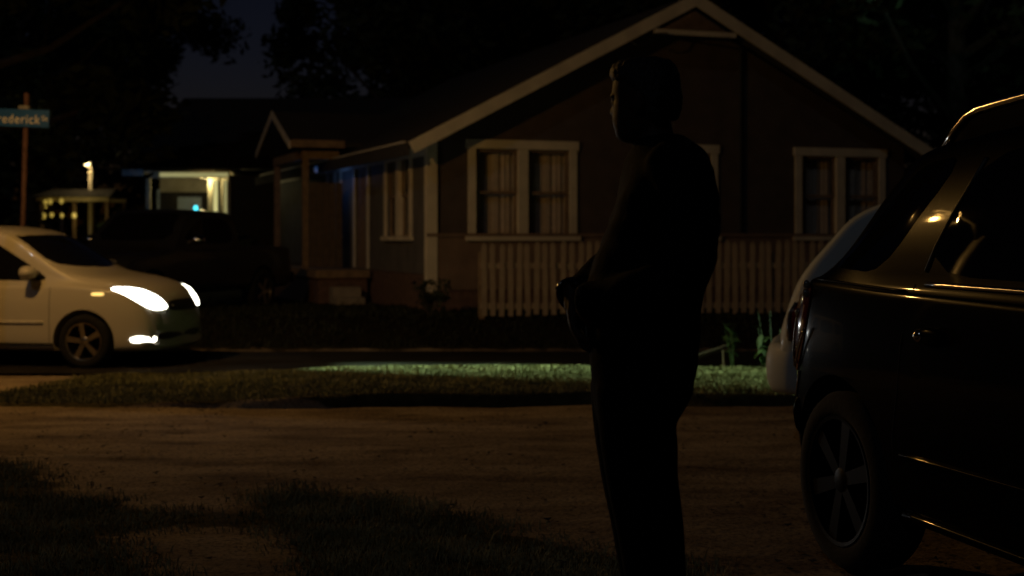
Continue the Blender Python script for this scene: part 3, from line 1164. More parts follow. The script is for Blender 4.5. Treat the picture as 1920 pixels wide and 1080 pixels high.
# ---------- cream minivan
hd = radians(-10)
van = thing('minivan', 'cream minivan with lit headlights driving along the side street', 'minivan', (0, 0, 0), hd)
VP = dict(zt=[(-2.58, 0.95), (-2.50, 1.35), (-2.36, 1.66), (-2.1, 1.73), (-1.0, 1.77), (-0.1, 1.765), (0.32, 1.72), (0.58, 1.64), (1.34, 1.225), (1.52, 1.17), (1.92, 1.105), (2.20, 1.01), (2.35, 0.89), (2.42, 0.75), (2.45, 0.56)],
          zb=[(-2.58, 0.5), (-2.4, 0.3), (-2.0, 0.22), (2.0, 0.2), (2.35, 0.21), (2.45, 0.27)],
          W=[(-2.58, 0.72), (-2.45, 0.86), (-2.1, 0.95), (-1.0, 0.975), (1.2, 0.975), (1.8, 0.97), (2.08, 0.945), (2.27, 0.91), (2.39, 0.86), (2.45, 0.78)],
          belt=[(-2.6, 1.06), (0.3, 1.03), (1.3, 1.02), (2.0, 0.96), (2.6, 0.66)],
          tum=[(-2.6, 0.12), (-2.2, 0.17), (0.3, 0.19), (0.8, 0.17), (1.4, 0.12), (2.0, 0.12), (2.6, 0.14)],
          edge=[(-2.6, 0.06), (-1, 0.09), (0.4, 0.09), (1.2, 0.06), (2.2, 0.09), (2.6, 0.12)],
          axles=(1.5, -1.53), wr=0.335, gap=0.06, sweep_f=0.20, sf0=-0.2, sf1=1.0, sweep_r=0.08)
vb, vbv = car_body('body', VP, van, M['van_paint'])
R = -1   # the side towards the camera
vg = M['van_glass']
decal('windshield', vbv, TOP, [(0.44, -0.71), (0.52, -0.62), (0.58, 0), (0.52, 0.62), (0.44, 0.71), (1.02, 0.80), (1.24, 0.5), (1.34, 0.0), (1.24, -0.5), (1.02, -0.80)], vg, van, rnd=1)
for s in (-1, 1):
    decal('window', vbv, side(s), [(-0.18, 1.09), (-0.20, 1.61), (0.10, 1.605), (0.28, 1.54), (0.98, 1.13), (0.96, 1.075)], vg, van)
    decal('window', vbv, side(s), [(-1.32, 1.10), (-1.34, 1.60), (-0.30, 1.60), (-0.28, 1.08)], vg, van)
    decal('window', vbv, side(s), [(-2.22, 1.14), (-2.10, 1.58), (-1.44, 1.60), (-1.42, 1.10)], vg, van)
    strip(vbv, s, line((-2.0, 0.565), (0.98, 0.565), 20), 0.022, M['van_paint'], van, 'side_moulding')
    strip(vbv, s, line((-1.1, 0.30), (1.1, 0.30), 20), 0.015, M['plastic'], van, 'sill_trim')
    for x0_, x1_ in ((1.06, 1.12), (-0.24, -0.24), (-1.38, -1.38)):
        strip(vbv, s, line((x0_, 0.33), (x0_, 1.0), 10), 0.004, M['dark'], van, 'door_gap')
    strip(vbv, s, line((0.0, 0.90), (0.2, 0.905), 4), 0.016, M['van_paint'], van, 'door_handle')
    strip(vbv, s, line((-0.55, 0.90), (-0.38, 0.90), 4), 0.016, M['van_paint'], van, 'door_handle')
    mirror_part(van, 0.82, 1.13, s, M['van_paint'], 0.90)
    decal('headlight', vbv, corner(s, 42), [(-1.22, 0.725), (-1.25, 0.76), (-1.13, 0.875) if s < 0 else (-1.27, 0.87), (-0.94, 0.965) if s < 0 else (-1.02, 0.985), (-0.77, 0.995), (-0.62, 1.0), (-0.56, 0.975), (-0.67, 0.925), (-0.81, 0.825), (-0.94, 0.75), (-1.05, 0.715)],
          M['headlight'], van, 0.006, 0.04, 0.02, 2, 0.012)
    decal('fog_light', vbv, corner(s, 35), [(-0.76, 0.325), (-0.78, 0.39), (-0.52, 0.405), (-0.45, 0.375), (-0.48, 0.325)], M['foglight'] if s < 0 else M['clear_lens'], van, 0.006, 0.04, 0.02, 1)
    decal('marker_light', vbv, side(s), [(1.60, 0.90), (1.61, 0.935), (1.76, 0.935), (1.76, 0.90)], M['amber'], van, 0.006, 0.05, 0.02, 1)
    decal('tail_light', vbv, REAR, [(s * 0.60, 0.95), (s * 0.62, 1.28), (s * 0.78, 1.28), (s * 0.82, 0.95)], M['red_lens'], van)
    for ax in VP['axles']:
        make_wheel(van, ax, s * 0.845, s, 0.335, 0.22, 0.225, 5)
gr = decal('grille', vbv, FRONT, [(-0.46, 0.72), (-0.38, 0.83), (0.38, 0.83), (0.46, 0.72), (0.32, 0.69), (-0.32, 0.69)], M['plastic'], van)
decal('chrome_bar', vbv, FRONT, [(-0.38, 0.75), (-0.38, 0.77), (0.38, 0.77), (0.38, 0.75)], M['chrome'], gr, 0.012, 0.08, 0.01, 0)
decal('lower_intake', vbv, FRONT, [(-0.62, 0.34), (-0.64, 0.43), (0.64, 0.43), (0.62, 0.34)], M['plastic'], van, rnd=1)
decal('rear_window', vbv, REAR, [(-0.62, 1.12), (-0.58, 1.52), (0.58, 1.52), (0.62, 1.12)], vg, van)
decal('number_plate', vbv, FRONT, [(-0.10, 0.555), (-0.10, 0.61), (0.10, 0.61), (0.10, 0.555)], M['plate'], van, 0.012, 0.1, 0.01, 0)
van_T = Vector((-5.25, 17.42, 0)) - Matrix.Rotation(hd, 3, 'Z') @ Vector((1.5, -0.95, 0))
van.location = (van_T.x, van_T.y, -0.213)
hdir = Vector((1, -0.26, -0.13))
for s in (-1, 1):
    lamp('headlight_beam', (2.47, s * 0.70, 0.86), 2900, (0.66, 1.0, 0.62), 0.05, van, 'SPOT', hdir, 35, 1.0)
    lamp('headlight_spill', (2.47, s * 0.70, 0.86), 28, (0.86, 0.93, 1.0), 0.06, van, 'SPOT', Vector((1, -1.0, 0.08)), 90, 1.0)

# ---------- black SUV
hv = Vector((0.252, -0.968, 0)).normalized()
suv = thing('suv', 'black SUV with roof rails parked beside the standing man', 'SUV', (2.603, 4.891, 0), math.atan2(hv.y, hv.x))
SP = dict(zt=[(-2.12, 0.90), (-2.05, 1.10), (-1.72, 1.31), (-1.20, 1.675), (-1.0, 1.775), (-0.72, 1.812), (-0.2, 1.84), (0.4, 1.825), (0.8, 1.74), (1.5, 1.24), (1.62, 1.18), (2.05, 1.09), (2.3, 0.92), (2.38, 0.72)],
          zb=[(-2.12, 0.55), (-1.98, 0.38), (-1.5, 0.30), (1.5, 0.28), (2.25, 0.30), (2.38, 0.42)],
          W=[(-2.12, 0.66), (-2.02, 0.78), (-1.88, 0.872), (-1.65, 0.915), (-1.2, 0.93), (1.4, 0.93), (1.9, 0.90), (2.2, 0.83), (2.38, 0.68)],
          belt=[(-2.12, 1.20), (-1.5, 1.215), (1.2, 1.17), (1.7, 1.10), (2.38, 0.75)],
          tum=[(-2.12, 0.14), (-1.6, 0.18), (-1.1, 0.20), (0.8, 0.205), (1.4, 0.14), (2.38, 0.2)],
          edge=[(-2.12, 0.06), (-1.4, 0.07), (0.8, 0.08), (1.5, 0.06), (2.1, 0.09), (2.38, 0.1)],
          bulge=0.018, axles=(1.38, -1.38), wr=0.375, gap=0.07, sweep_f=0.22, sf0=0.3, sf1=1.4, sweep_r=0.06)
sb_, sbv = car_body('body', SP, suv, M['black_paint'])
for s in (-1, 1):
    decal('window', sbv, side(s), [(-0.66, 1.71), (-0.95, 1.69), (-1.18, 1.52), (-1.50, 1.295), (-1.49, 1.27), (-1.09, 1.255)], M['tint'], suv, 0.003, 0.05, 0.01, 2)
    decal('window', sbv, side(s), [(-0.50, 1.715), (-0.77, 1.26), (0.36, 1.245), (0.34, 1.735)], M['tint'], suv, 0.003, 0.05, 0.01, 2)
    decal('window', sbv, side(s), [(0.44, 1.24), (0.42, 1.735), (0.72, 1.70), (1.26, 1.29), (1.28, 1.24)], M['tint'], suv, 0.003, 0.05, 0.01, 2)
    strip(sbv, s, line((-0.72, 1.222), (1.28, 1.205), 24), 0.011, M['chrome'], suv, 'belt_moulding', 0.002)
    strip(sbv, s, [(-0.76 + 0.02, 1.27), (-0.70, 1.37), (-0.63, 1.49), (-0.57, 1.59), (-0.51, 1.69)], 0.010, M['plastic'], suv, 'window_trim', 0.0)
    strip(sbv, s, line((-0.83, 0.565), (0.9, 0.565), 24), 0.010, M['black_paint'], suv, 'side_moulding', 0.006)
    strip(sbv, s, line((-0.86, 0.335), (0.86, 0.325), 24), 0.022, M['black_paint'], suv, 'sill_trim', 0.012)
    strip(sbv, s, line((-1.85, 1.225), (-0.85, 1.19), 16), 0.007, M['black_paint'], suv, 'body_crease', -0.001)
    strip(sbv, s, [(-0.80, 1.22), (-0.84, 1.0), (-0.86, 0.80), (-0.90, 0.62), (-0.90, 0.40)], 0.0035, M['dark'], suv, 'door_gap')
    strip(sbv, s, line((0.40, 0.36), (0.40, 1.22), 12), 0.0035, M['dark'], suv, 'door_gap')
    for hx in (-0.62, 0.52):
        hit, nrm, _, _ = sbv.ray_cast(Vector((hx, s * 4, 1.03)), Vector((0, -s, 0)), 8)
        bm = bmesh.new()
        ellipsoid(bm, hit + nrm * 0.012, (0.085, 0.016, 0.036), 20)
        dh = obj('door_handle', bm, M['black_paint'], suv, True)
        bm = bmesh.new()
        ellipsoid(bm, hit + nrm * 0.02 + Vector((-0.06, 0, 0)), (0.024, 0.022, 0.026), 16)
        obj('lock', bm, M['chrome'], dh, True)
    # roof rail
    rp = []
    for i in range(22):
        x = -1.02 + i * 1.75 / 21
        t = i / 21
        hit, nrm, _, _ = sbv.ray_cast(Vector((x, s * 0.63, 4)), Vector((0, 0, -1)), 8)
        lift = 0.105 * min(1, (sin(min(t, 0.14) / 0.14 * pi / 2)) * (sin(min(1 - t, 0.14) / 0.14 * pi / 2)))
        rp.append(hit + Vector((0, 0, lift + 0.003)))
    rr = obj('roof_rail', tb(rp, 0.017, 12), M['chrome'], suv, True)
    bm = bmesh.new()
    a = rp[1] - Vector((0.0, 0, 0.0))
    q = [rp[0], rp[1], rp[2], rp[3], rp[4]]
    up = [bm.verts.new(p) for p in rp[0:20:1]]
    dn = [bm.verts.new(Vector((p.x, p.y, sbv.ray_cast(Vector((p.x, p.y, 4)), Vector((0, 0, -1)), 8)[0].z - 0.01))) for p in rp[0:20:1]]
    for i in range(len(up) - 1): bm.faces.new((up[i], up[i + 1], dn[i + 1], dn[i]))
    fillo = obj('rail_web', bm, M['black_paint'], rr)
    # tail lamp: clear chrome lined cover round the corner with a red core
    tl = decal('tail_light', sbv, side(s), [(-1.66, 1.17), (-1.72, 1.20), (-1.90, 1.16), (-1.97, 0.95), (-1.93, 0.79), (-1.80, 0.80), (-1.70, 0.96)], M['red_lens'], suv, 0.006, 0.04, 0.02, 2, 0.012)
    strip(sbv, s, [(-1.775, 1.07), (-1.80, 1.03), (-1.83, 0.96), (-1.825, 0.88), (-1.80, 0.82)], 0.0050, M['chrome'], tl, 'chrome_trim', 0.020)
    strip(sbv, s, [(-1.665, 1.0), (-1.69, 0.96), (-1.73, 0.91), (-1.77, 0.86), (-1.80, 0.82)], 0.0050, M['chrome'], tl, 'chrome_trim', 0.018)
    strip(sbv, s, [(-1.775, 0.80), (-1.82, 0.74), (-1.86, 0.68)], 0.0045, M['chrome'], tl, 'chrome_trim', 0.004)
    for x_, z_ in ((-1.71, 1.187), (-1.80, 1.06), (-1.70, 1.15)):
        bm = bmesh.new()
        hit, nrm, _, _ = sbv.ray_cast(Vector((x_, s * 4, z_)), Vector((0, -s, 0)), 8)
        ellipsoid(bm, hit + nrm * 0.016, (0.016, 0.016, 0.02), 12)
        obj('bulb_reflector', bm, M['clear_lens'], tl, True)
    decal('headlight', sbv, corner(s, 40), [(-1.20, 0.78), (-1.20, 0.92), (-0.9, 1.0), (-0.86, 0.84)], M['clear_lens'], suv, 0.006, 0.05, 0.02, 2)
    mirror_part(suv, 1.05, 1.24, s, M['black_paint'], 0.86)
    for ax in SP['axles']:
        make_wheel(suv, ax, s * 0.80, s, 0.375, 0.24, 0.265, 6, 'rim_dark')
decal('windshield', sbv, TOP, [(0.86, -0.58), (0.92, 0), (0.86, 0.58), (1.30, 0.70), (1.48, 0.4), (1.53, 0), (1.48, -0.4), (1.30, -0.70)], M['tint'], suv, rnd=1)
decal('rear_window', sbv, REAR, [(-0.58, 1.28), (-0.52, 1.66), (0.52, 1.66), (0.58, 1.28)], M['tint'], suv)
decal('grille', sbv, FRONT, [(-0.45, 0.68), (-0.45, 0.88), (0.45, 0.88), (0.45, 0.68)], M['plastic'], suv)
bm = bmesh.new()
bpth = []
for i in range(25):
    y = -0.80 + 1.6 * i / 24
    x = -2.05 - 0.08 * (1 - (abs(y) / 0.80) ** 3) + (0.28 * max(0, (abs(y) - 0.6) / 0.2) ** 1.5)
    bpth.append((x, y * 1.02, 0.60))
tube(bm, bpth, 0.10, 14, True, 1.25)
obj('rear_bumper', bm, M['black_paint'], suv, True)
decal('number_plate', sbv, REAR, [(-0.16, 0.82), (-0.16, 0.96), (0.16, 0.96), (0.16, 0.82)], M['plate'], suv, 0.01, 0.1, 0.01, 0)

# ---------- pale wagon behind the SUV
hw_ = Vector((0.965, -0.262, 0)).normalized()
wag = thing('hatchback_car', 'pale grey hatchback car with dark tail light half hidden behind the black SUV', 'car', (0, 0, 0), math.atan2(hw_.y, hw_.x))
WP = dict(zt=[(-2.25, 0.80), (-2.20, 0.96), (-2.17, 1.05), (-2.11, 1.18), (-1.93, 1.40), (-1.74, 1.59), (-1.52, 1.68), (-1.2, 1.71), (-0.3, 1.73), (0.5, 1.70), (0.85, 1.60), (1.6, 1.10), (1.72, 1.05), (2.1, 0.94), (2.35, 0.75)],
          zb=[(-2.25, 0.42), (-2.1, 0.36), (-1.6, 0.26), (1.6, 0.22), (2.2, 0.25), (2.35, 0.35)],
          W=[(-2.25, 0.82), (-2.18, 0.87), (-1.95, 0.905), (-1.4, 0.91), (1.4, 0.91), (2.0, 0.87), (2.25, 0.78), (2.35, 0.64)],
          belt=[(-2.25, 0.98), (0, 0.97), (1.5, 0.92), (2.35, 0.65)],
          tum=[(-2.25, 0.10), (-1.6, 0.17), (0.8, 0.19), (1.5, 0.12), (2.35, 0.2)],
          edge=[(-2.25, 0.04), (-1.4, 0.07), (0.8, 0.08), (1.5, 0.06), (2.35, 0.1)],
          axles=(1.35, -1.35), wr=0.32, gap=0.055, sweep_f=0.25, sf0=0.2, sf1=1.2, sweep_r=0.05)
wb, wbv = car_body('body', WP, wag, M['white_car'])
for s in (-1, 1):
    decal('window', wbv, side(s), [(-1.70, 1.20), (-1.36, 1.54), (-0.80, 1.57), (-0.80, 1.05), (-1.55, 1.05)], M['tint'], wag)
    decal('window', wbv, side(s), [(-0.70, 1.05), (-0.70, 1.58), (0.25, 1.59), (0.25, 1.02)], M['tint'], wag)
    decal('window', wbv, side(s), [(0.33, 1.02), (0.33, 1.58), (0.65, 1.54), (1.22, 1.12), (1.22, 1.02)], M['tint'], wag)
    tl = decal('tail_light', wbv, side(s), [(-1.97, 0.74), (-1.93, 0.78), (-1.94, 1.02), (-2.02, 1.06), (-2.11, 1.0), (-2.17, 0.92), (-2.17, 0.745)], M['red_lens'], wag, 0.006, 0.04, 0.02, 1, 0.01)
    strip(wbv, s, [(-2.11, 1.0), (-2.15, 0.93), (-2.155, 0.84), (-2.15, 0.75)], 0.010, M['clear_lens'], tl, 'reflector', 0.010)
    strip(wbv, s, line((-1.0, 0.45), (1.0, 0.45), 12), 0.018, M['plastic'], wag, 'side_moulding')
    mirror_part(wag, 1.0, 1.05, s, M['white_car'], 0.84)
    decal('headlight', wbv, corner(s, 42), [(-1.15, 0.62), (-1.12, 0.76), (-0.85, 0.84), (-0.82, 0.74)], M['clear_lens'], wag)
    for ax in WP['axles']: make_wheel(wag, ax, s * 0.79, s, 0.32, 0.21, 0.21, 5)
decal('windshield', wbv, TOP, [(0.90, -0.58), (0.95, 0), (0.90, 0.58), (1.32, 0.70), (1.5, 0.4), (1.55, 0), (1.5, -0.4), (1.32, -0.70)], M['tint'], wag, rnd=1)
decal('rear_window', wbv, REAR, [(-0.6, 1.12), (-0.52, 1.50), (0.52, 1.50), (0.6, 1.12)], M['tint'], wag)
bm = bmesh.new()
bpth = []
for i in range(31):
    y = -0.865 + 1.73 * i / 30
    x = -2.27 - 0.05 * (1 - (abs(y) / 0.86) ** 2) + 0.16 * max(0, (abs(y) - 0.66) / 0.2) ** 2
    bpth.append((x + 0.02, y, 0.56))
tube(bm, bpth, 0.055, 16, True, 3.0)
rb = obj('rear_bumper', bm, M['white_car'], wag, True)
decal('number_plate', wbv, REAR, [(-0.16, 0.74), (-0.16, 0.86), (0.16, 0.86), (0.16, 0.74)], M['plate'], wag, 0.01, 0.1, 0.01, 0)
wT = Vector((1.75, 9.5, 0)) - Matrix.Rotation(math.atan2(hw_.y, hw_.x), 3, 'Z') @ Vector((-2.26, -0.80, 0))
wag.location = (wT.x, wT.y, g(wT.x, wT.y) - 0.01)

# ---------- dark pickup in the yard
ht = Vector((-0.35, -0.94, 0)).normalized()
trk = thing('pickup_truck', 'dark pickup truck parked on the unlit lawn behind the minivan', 'pickup truck', (-5.75, 23.6, 0.09), math.atan2(ht.y, ht.x))
TP = dict(zt=[(-2.7, 0.85), (-2.62, 1.10), (-2.4, 1.16), (-1.05, 1.17), (-0.92, 1.19), (-0.80, 1.68), (-0.6, 1.76), (0.2, 1.77), (0.45, 1.70), (1.05, 1.20), (1.15, 1.15), (2.2, 1.06), (2.5, 0.94), (2.6, 0.7)],
          zb=[(-2.7, 0.55), (-2.5, 0.42), (2.3, 0.40), (2.6, 0.5)],
          W=[(-2.7, 0.84), (-2.5, 0.92), (2.1, 0.94), (2.45, 0.88), (2.6, 0.75)],
          belt=[(-2.7, 1.10), (1.0, 1.12), (2.2, 1.0), (2.6, 0.72)],
          tum=[(-2.7, 0.03), (-1.0, 0.04), (-0.7, 0.17), (0.6, 0.17), (1.1, 0.09), (2.6, 0.12)],
          edge=[(-2.7, 0.03), (-1.0, 0.03), (-0.6, 0.07), (0.4, 0.07), (1.2, 0.05), (2.6, 0.08)],
          axles=(1.70, -1.60), wr=0.38, gap=0.07, sweep_f=0.12, sf0=0.6, sf1=1.6, sweep_r=0.0)
tbd, tbv = car_body('body', TP, trk, M['dark_car'])
for s in (-1, 1):
    decal('window', tbv, side(s), [(-0.72, 1.20), (-0.62, 1.62), (0.28, 1.62), (0.82, 1.22)], M['tint'], trk)
    decal('headlight', tbv, FRONT, [(s * 0.42, 0.80), (s * 0.42, 0.98), (s * 0.74, 0.98), (s * 0.76, 0.82)], M['clear_lens'], trk)
    decal('tail_light', tbv, REAR, [(s * 0.66, 0.70), (s * 0.66, 1.0), (s * 0.80, 1.0), (s * 0.80, 0.70)], M['red_lens'], trk)
    mirror_part(trk, 0.62, 1.22, s, M['chrome'], 0.86)
    for ax in TP['axles']: make_wheel(trk, ax, s * 0.82, s, 0.38, 0.25, 0.23, 5)
decal('windshield', tbv, TOP, [(0.42, -0.60), (0.46, 0), (0.42, 0.60), (0.92, 0.70), (0.98, 0), (0.92, -0.70)], M['tint'], trk, rnd=1)
decal('rear_window', tbv, REAR, [(-0.6, 1.28), (-0.55, 1.58), (0.55, 1.58), (0.6, 1.28)], M['tint'], trk)
decal('grille', tbv, FRONT, [(-0.38, 0.78), (-0.38, 0.98), (0.38, 0.98), (0.38, 0.78)], M['rim_dark'], trk)
for x_ in (2.62, -2.68):
    bm = bmesh.new()
    tube(bm, [(x_ - 0.04 * (1 if x_ > 0 else -1) * (abs(y) / 0.9) ** 4, y, 0.60) for y in [-0.9 + 0.15 * i for i in range(13)]], 0.07, 10, True, 1.4)
    obj('bumper', bm, M['rim_dark'], trk, True)


# ------------------------------------------------------------------ street sign
SY = 20.2
sp_ = P(40, 300, SY)
sgn = thing('street_sign', 'blue green street name sign on a leaning rusty pole at the left', 'street sign', (sp_.x, SY, g(sp_.x, SY)), 0)
zs = P(45, 222, SY).z - sgn.location.z
top = Vector((0.075, 0, zs + 0.36))
obj('pole', tb([(-0.035, 0, -0.2), top], 0.036, 12), M['pole'], sgn, True)
bl = bpy.data.objects.new('sign_blade', None)
C.objects.link(bl)
bl.parent = sgn
bl.location = (0.02, 0, zs)
bl.rotation_euler = (0, radians(2.2), radians(-4))
bm = bmesh.new()
box(bm, (-0.47, -0.062, -0.125), (0.41, -0.050, 0.125), None, 0.004)
obj('panel', bm, M['sign'], bl)


def text_mesh(txt, size, m, parent, loc, xs=1.0, name='lettering'):
    cu = bpy.data.curves.new('txt', 'FONT')
    cu.body = txt
    cu.size = size
    cu.extrude = 0.0015
    cu.space_character = 1.15
    cu.align_x = 'LEFT'
    to = bpy.data.objects.new('txt', cu)
    C.objects.link(to)
    dg = bpy.context.evaluated_depsgraph_get()
    dg.update()
    me = bpy.data.meshes.new_from_object(to.evaluated_get(dg))
    bpy.data.objects.remove(to)
    w_ = max(v.co.x for v in me.vertices) - min(v.co.x for v in me.vertices)
    o = link(name, me, m, parent)
    o.location = loc
    o.rotation_euler = (pi / 2, 0, 0)
    o.scale = (xs, 1, 1)
    return o, w_ * xs


t1, w1 = text_mesh('Frederick', 0.185, M['sign_text'], bl, (-0.435, -0.065, -0.075), 1.0)
t1.scale = (0.70 / w1, 1, 1)
t2, w2 = text_mesh('St', 0.10, M['sign_text'], bl, (0.30, -0.065, -0.03), 1.0)
bm = bx((-0.05, -0.048, 0.131), (0.10, 0.05, 0.18))
obj('bracket', bm, M['steel'], bl)

# ------------------------------------------------------------------ street lamp outside the frame that lights the place
SL = Vector((-6.26, 14.5, 4.8))
slm = thing('street_lamp', 'sodium street lamp on a steel pole lighting the driveway from the left', 'street lamp', (SL.x - 1.62, SL.y + 0.2, SL.z - 6.74))
obj('pole', tb([(0, 0, -0.2), (0, 0, 5.5), (0, 0, 6.6)], [0.10, 0.075, 0.06], 14), M['steel'], slm, True)
obj('arm', tb([(0, 0, 6.45), (0.5, -0.06, 6.85), (1.0, -0.12, 6.98), (1.45, -0.18, 6.96)], 0.035, 10), M['steel'], slm, True)
bm = bmesh.new()
ellipsoid(bm, (1.6, -0.2, 6.96), (0.32, 0.15, 0.09), 20)
for v in bm.verts:
    if v.co.z < 6.94: v.co.z = 6.94
obj('lamp_head', bm, M['steel'], slm, True)
bm = bmesh.new()
ellipsoid(bm, (1.62, -0.2, 6.90), (0.10, 0.07, 0.05), 16)
obj('lens', bm, M['sodium'], slm, True)
M['black_paint'].node_tree.nodes['Principled BSDF'].inputs['Coat Roughness'].default_value = 0.035
SLP = lamp('street_lamp_bulb', (1.62, -0.2, 6.74), 385, (1.0, 0.52, 0.125), 0.06, slm)


# ------------------------------------------------------------------ neighbour house with lit porch
NY = 40.0
nh = thing('neighbour_house', 'far house with a dark roof and a yellow lit front porch', 'house', (0, 0, 0))
a = P(236, 320, NY)
nx0, nx1 = P(240, 0, NY).x, -2.6
zf = 0.55
# porch front in the plane y=NY; wall behind at NY+2.4
obj('wall', bx((nx0 + 0.3, NY + 2.4, 0), (nx1, NY + 2.55, 3.15)), M['neighbour'], nh)
obj('wall', bx((nx0 + 0.3, NY + 2.56, 0), (nx0 + 0.45, NY + 9, 3.15)), M['neighbour_shade'], nh)
obj('side_wall', bx((P(431, 0, NY).x, NY + 0.05, 0), (nx1, NY + 2.39, 3.15)), M['neighbour_shade'], nh)
obj('porch_floor', bx((nx0, NY, 0), (P(431, 0, NY).x - 0.004, NY + 2.39, zf)), M['concrete'], nh)
zt_, zb_ = P(0, 321, NY).z, P(0, 334, NY).z
obj('porch_beam', bx((P(281, 0, NY).x, NY - 0.02, zb_), (P(431, 0, NY).x - 0.005, NY + 0.12, zt_)), M['fascia'], nh)
obj('gutter', bx((nx0 - 0.1, NY - 0.30, P(0, 330, NY).z), (P(273, 0, NY).x, NY - 0.18, P(0, 318, NY).z), None), M['blue_trim'], nh)
obj('ceiling', bx((nx0 + 0.1, NY + 0.13, zt_ - 0.02), (P(431, 0, NY).x - 0.01, NY + 2.39, zt_ + 0.03)), M['white_paint'], nh)
for px, w_, m_ in ((411, 0.05, 'neighbour'), (429, 0.07, 'fascia'), (277, 0.12, 'neighbour')):
    x = P(px, 0, NY).x
    obj('porch_post', bx((x - w_ / 2, NY, zf), (x + w_ / 2, NY + 0.12, zb_ - 0.003)), M[m_], nh)
# glowing strips standing in for lamplight on the porch posts and beam; bay wall
for pa_, pb2, top_, low_, m_ in ((400.5, 408, 337, 414, 'porch_glow'), (420, 425.5, 338, 408, 'porch_glow_dim'), (384, 397, 340, 412, None)):
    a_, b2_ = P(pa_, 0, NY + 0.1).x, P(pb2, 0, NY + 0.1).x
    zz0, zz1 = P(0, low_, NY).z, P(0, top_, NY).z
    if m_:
        wnn = obj('glow_strip', bx((a_, NY + 0.10, zz0), (b2_, NY + 0.13, zz1)), M[m_], nh)
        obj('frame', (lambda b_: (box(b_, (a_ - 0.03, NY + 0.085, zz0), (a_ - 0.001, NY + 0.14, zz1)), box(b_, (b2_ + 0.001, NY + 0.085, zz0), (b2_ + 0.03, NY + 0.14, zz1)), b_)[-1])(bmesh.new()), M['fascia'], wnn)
    else:
        obj('bay_wall', bx((a_, NY + 0.5, zf), (P(430, 0, NY).x, NY + 0.58, zt_ - 0.03)), M['neighbour'], nh)
obj('beam_glow', bx((P(300, 0, NY).x, NY - 0.035, P(0, 331.5, NY).z), (P(428, 0, NY).x, NY - 0.022, P(0, 324, NY).z)), M['porch_glow_dim'], nh)  # lamplit face of the beam, put in as a glowing strip
xw = P(300, 0, NY + 2.4).x
wf = obj('window', (lambda b_: (box(b_, (xw, NY + 2.37, 1.2), (xw + 1.5, NY + 2.398, 2.75)), b_)[-1])(bmesh.new()), M['dark'], nh)
obj('frame', (lambda b_: (box(b_, (xw - 0.08, NY + 2.35, 1.12), (xw - 0.002, NY + 2.398, 2.83)), box(b_, (xw + 1.502, NY + 2.35, 1.12), (xw + 1.58, NY + 2.398, 2.83)), b_)[-1])(bmesh.new()), M['blue_trim'], wf)
xd = P(356, 0, NY + 2.4).x
obj('door', bx((xd - 0.35, NY + 2.36, zf), (xd + 0.35, NY + 2.398, 2.6)), M['blue_trim'], nh)
bm = bmesh.new()
rz, re = P(0, 184, NY + 4.5).z, zt_ + 0.06
rxa, rxb = P(345, 0, NY + 4.5).x, -1.6
v = [(nx0 - 0.2, NY - 0.25, re), (nx1 + 0.4, NY - 0.25, re), (rxb, NY + 4.5, rz), (rxa, NY + 4.5, rz), (nx0 - 0.2, NY + 9.2, re), (nx1 + 0.4, NY + 9.2, re)]
q = [bm.verts.new(p) for p in v]
for f in ((0, 1, 2, 3), (4, 3, 2, 5), (0, 3, 4), (1, 5, 2), (0, 4, 5, 1)): bm.faces.new([q[i] for i in f])
bmesh.ops.recalc_face_normals(bm, faces=bm.faces)
obj('roof', bm, M['shingle'], nh)
pb = P(392, 345, NY + 1.2)
bm = bmesh.new()
ellipsoid(bm, (0, 0, 0), (0.05, 0.05, 0.06))
po = obj('porch_light', bm, M['bulb'], nh, True)
po.location = (P(392, 0, NY + 0.3).x, NY + 0.3, zt_ - 0.10)
lamp('porch_light_lamp', (P(385, 0, NY + 0.2).x, NY + 0.25, zt_ - 0.25), 34, (1.0, 0.80, 0.34), 0.08, nh)
lamp('gutter_fill', (P(252, 0, NY - 0.9).x, NY - 0.9, 2.55), 1.6, (0.5, 0.72, 1.0), 0.06, nh)  # unseen cool light added to brighten the gutter, without a fixture
cy = P(367, 391, NY - 0.4)
cl = thing('marker_lamp', 'small glowing cyan lamp in front of the lit porch of the far house', 'lamp', (cy.x, cy.y, 0))
bm = bmesh.new()
ellipsoid(bm, (0, 0, cy.z), (0.062, 0.062, 0.09), 12)
obj('bulb', bm, M['cyan'], cl, True)
obj('stake', tb([(0, 0, g(cy.x, cy.y) - 0.1), (0, 0, cy.z - 0.08)], 0.02, 8), M['plastic'], cl)

# ------------------------------------------------------------------ lamp post and lit pavilion far behind
LY = 55.0
lp_ = P(163, 305, LY)
lp = thing('lamp_post', 'far garden lamp post with one glowing yellow globe', 'lamp post', (lp_.x + 0.13, LY, 0))
obj('post', tb([(0, 0, -0.2), (0, 0, lp_.z - 0.15)], [0.10, 0.075], 12), M['fascia'], lp, True)
obj('arm', tb([(0, 0, lp_.z - 0.22), (-0.13, -0.02, lp_.z - 0.12)], 0.03, 8), M['steel'], lp, True)
bm = bmesh.new()
ellipsoid(bm, (-0.13, -0.02, lp_.z), (0.13, 0.13, 0.13))
obj('globe', bm, M['globe'], lp, True)
lamp('lamp_post_lamp', (-0.13, -0.35, lp_.z - 0.05), 26, (1.0, 0.72, 0.3), 0.13, lp)
pv = thing('pavilion', 'small far open pavilion hung with yellow lanterns beyond the street sign', 'pavilion', (0, 0, 0))
GY = 54.0
xa, xb = P(78, 0, GY).x, P(200, 0, GY).x
zb2 = P(0, 377, GY).z
for x in (xa, (xa + xb) / 2, xb):
    for yy in (GY, GY + 2.4):
        obj('post', bx((x - 0.06, yy, -0.1), (x + 0.06, yy + 0.12, zb2 - 0.005)), M['wood'], pv)
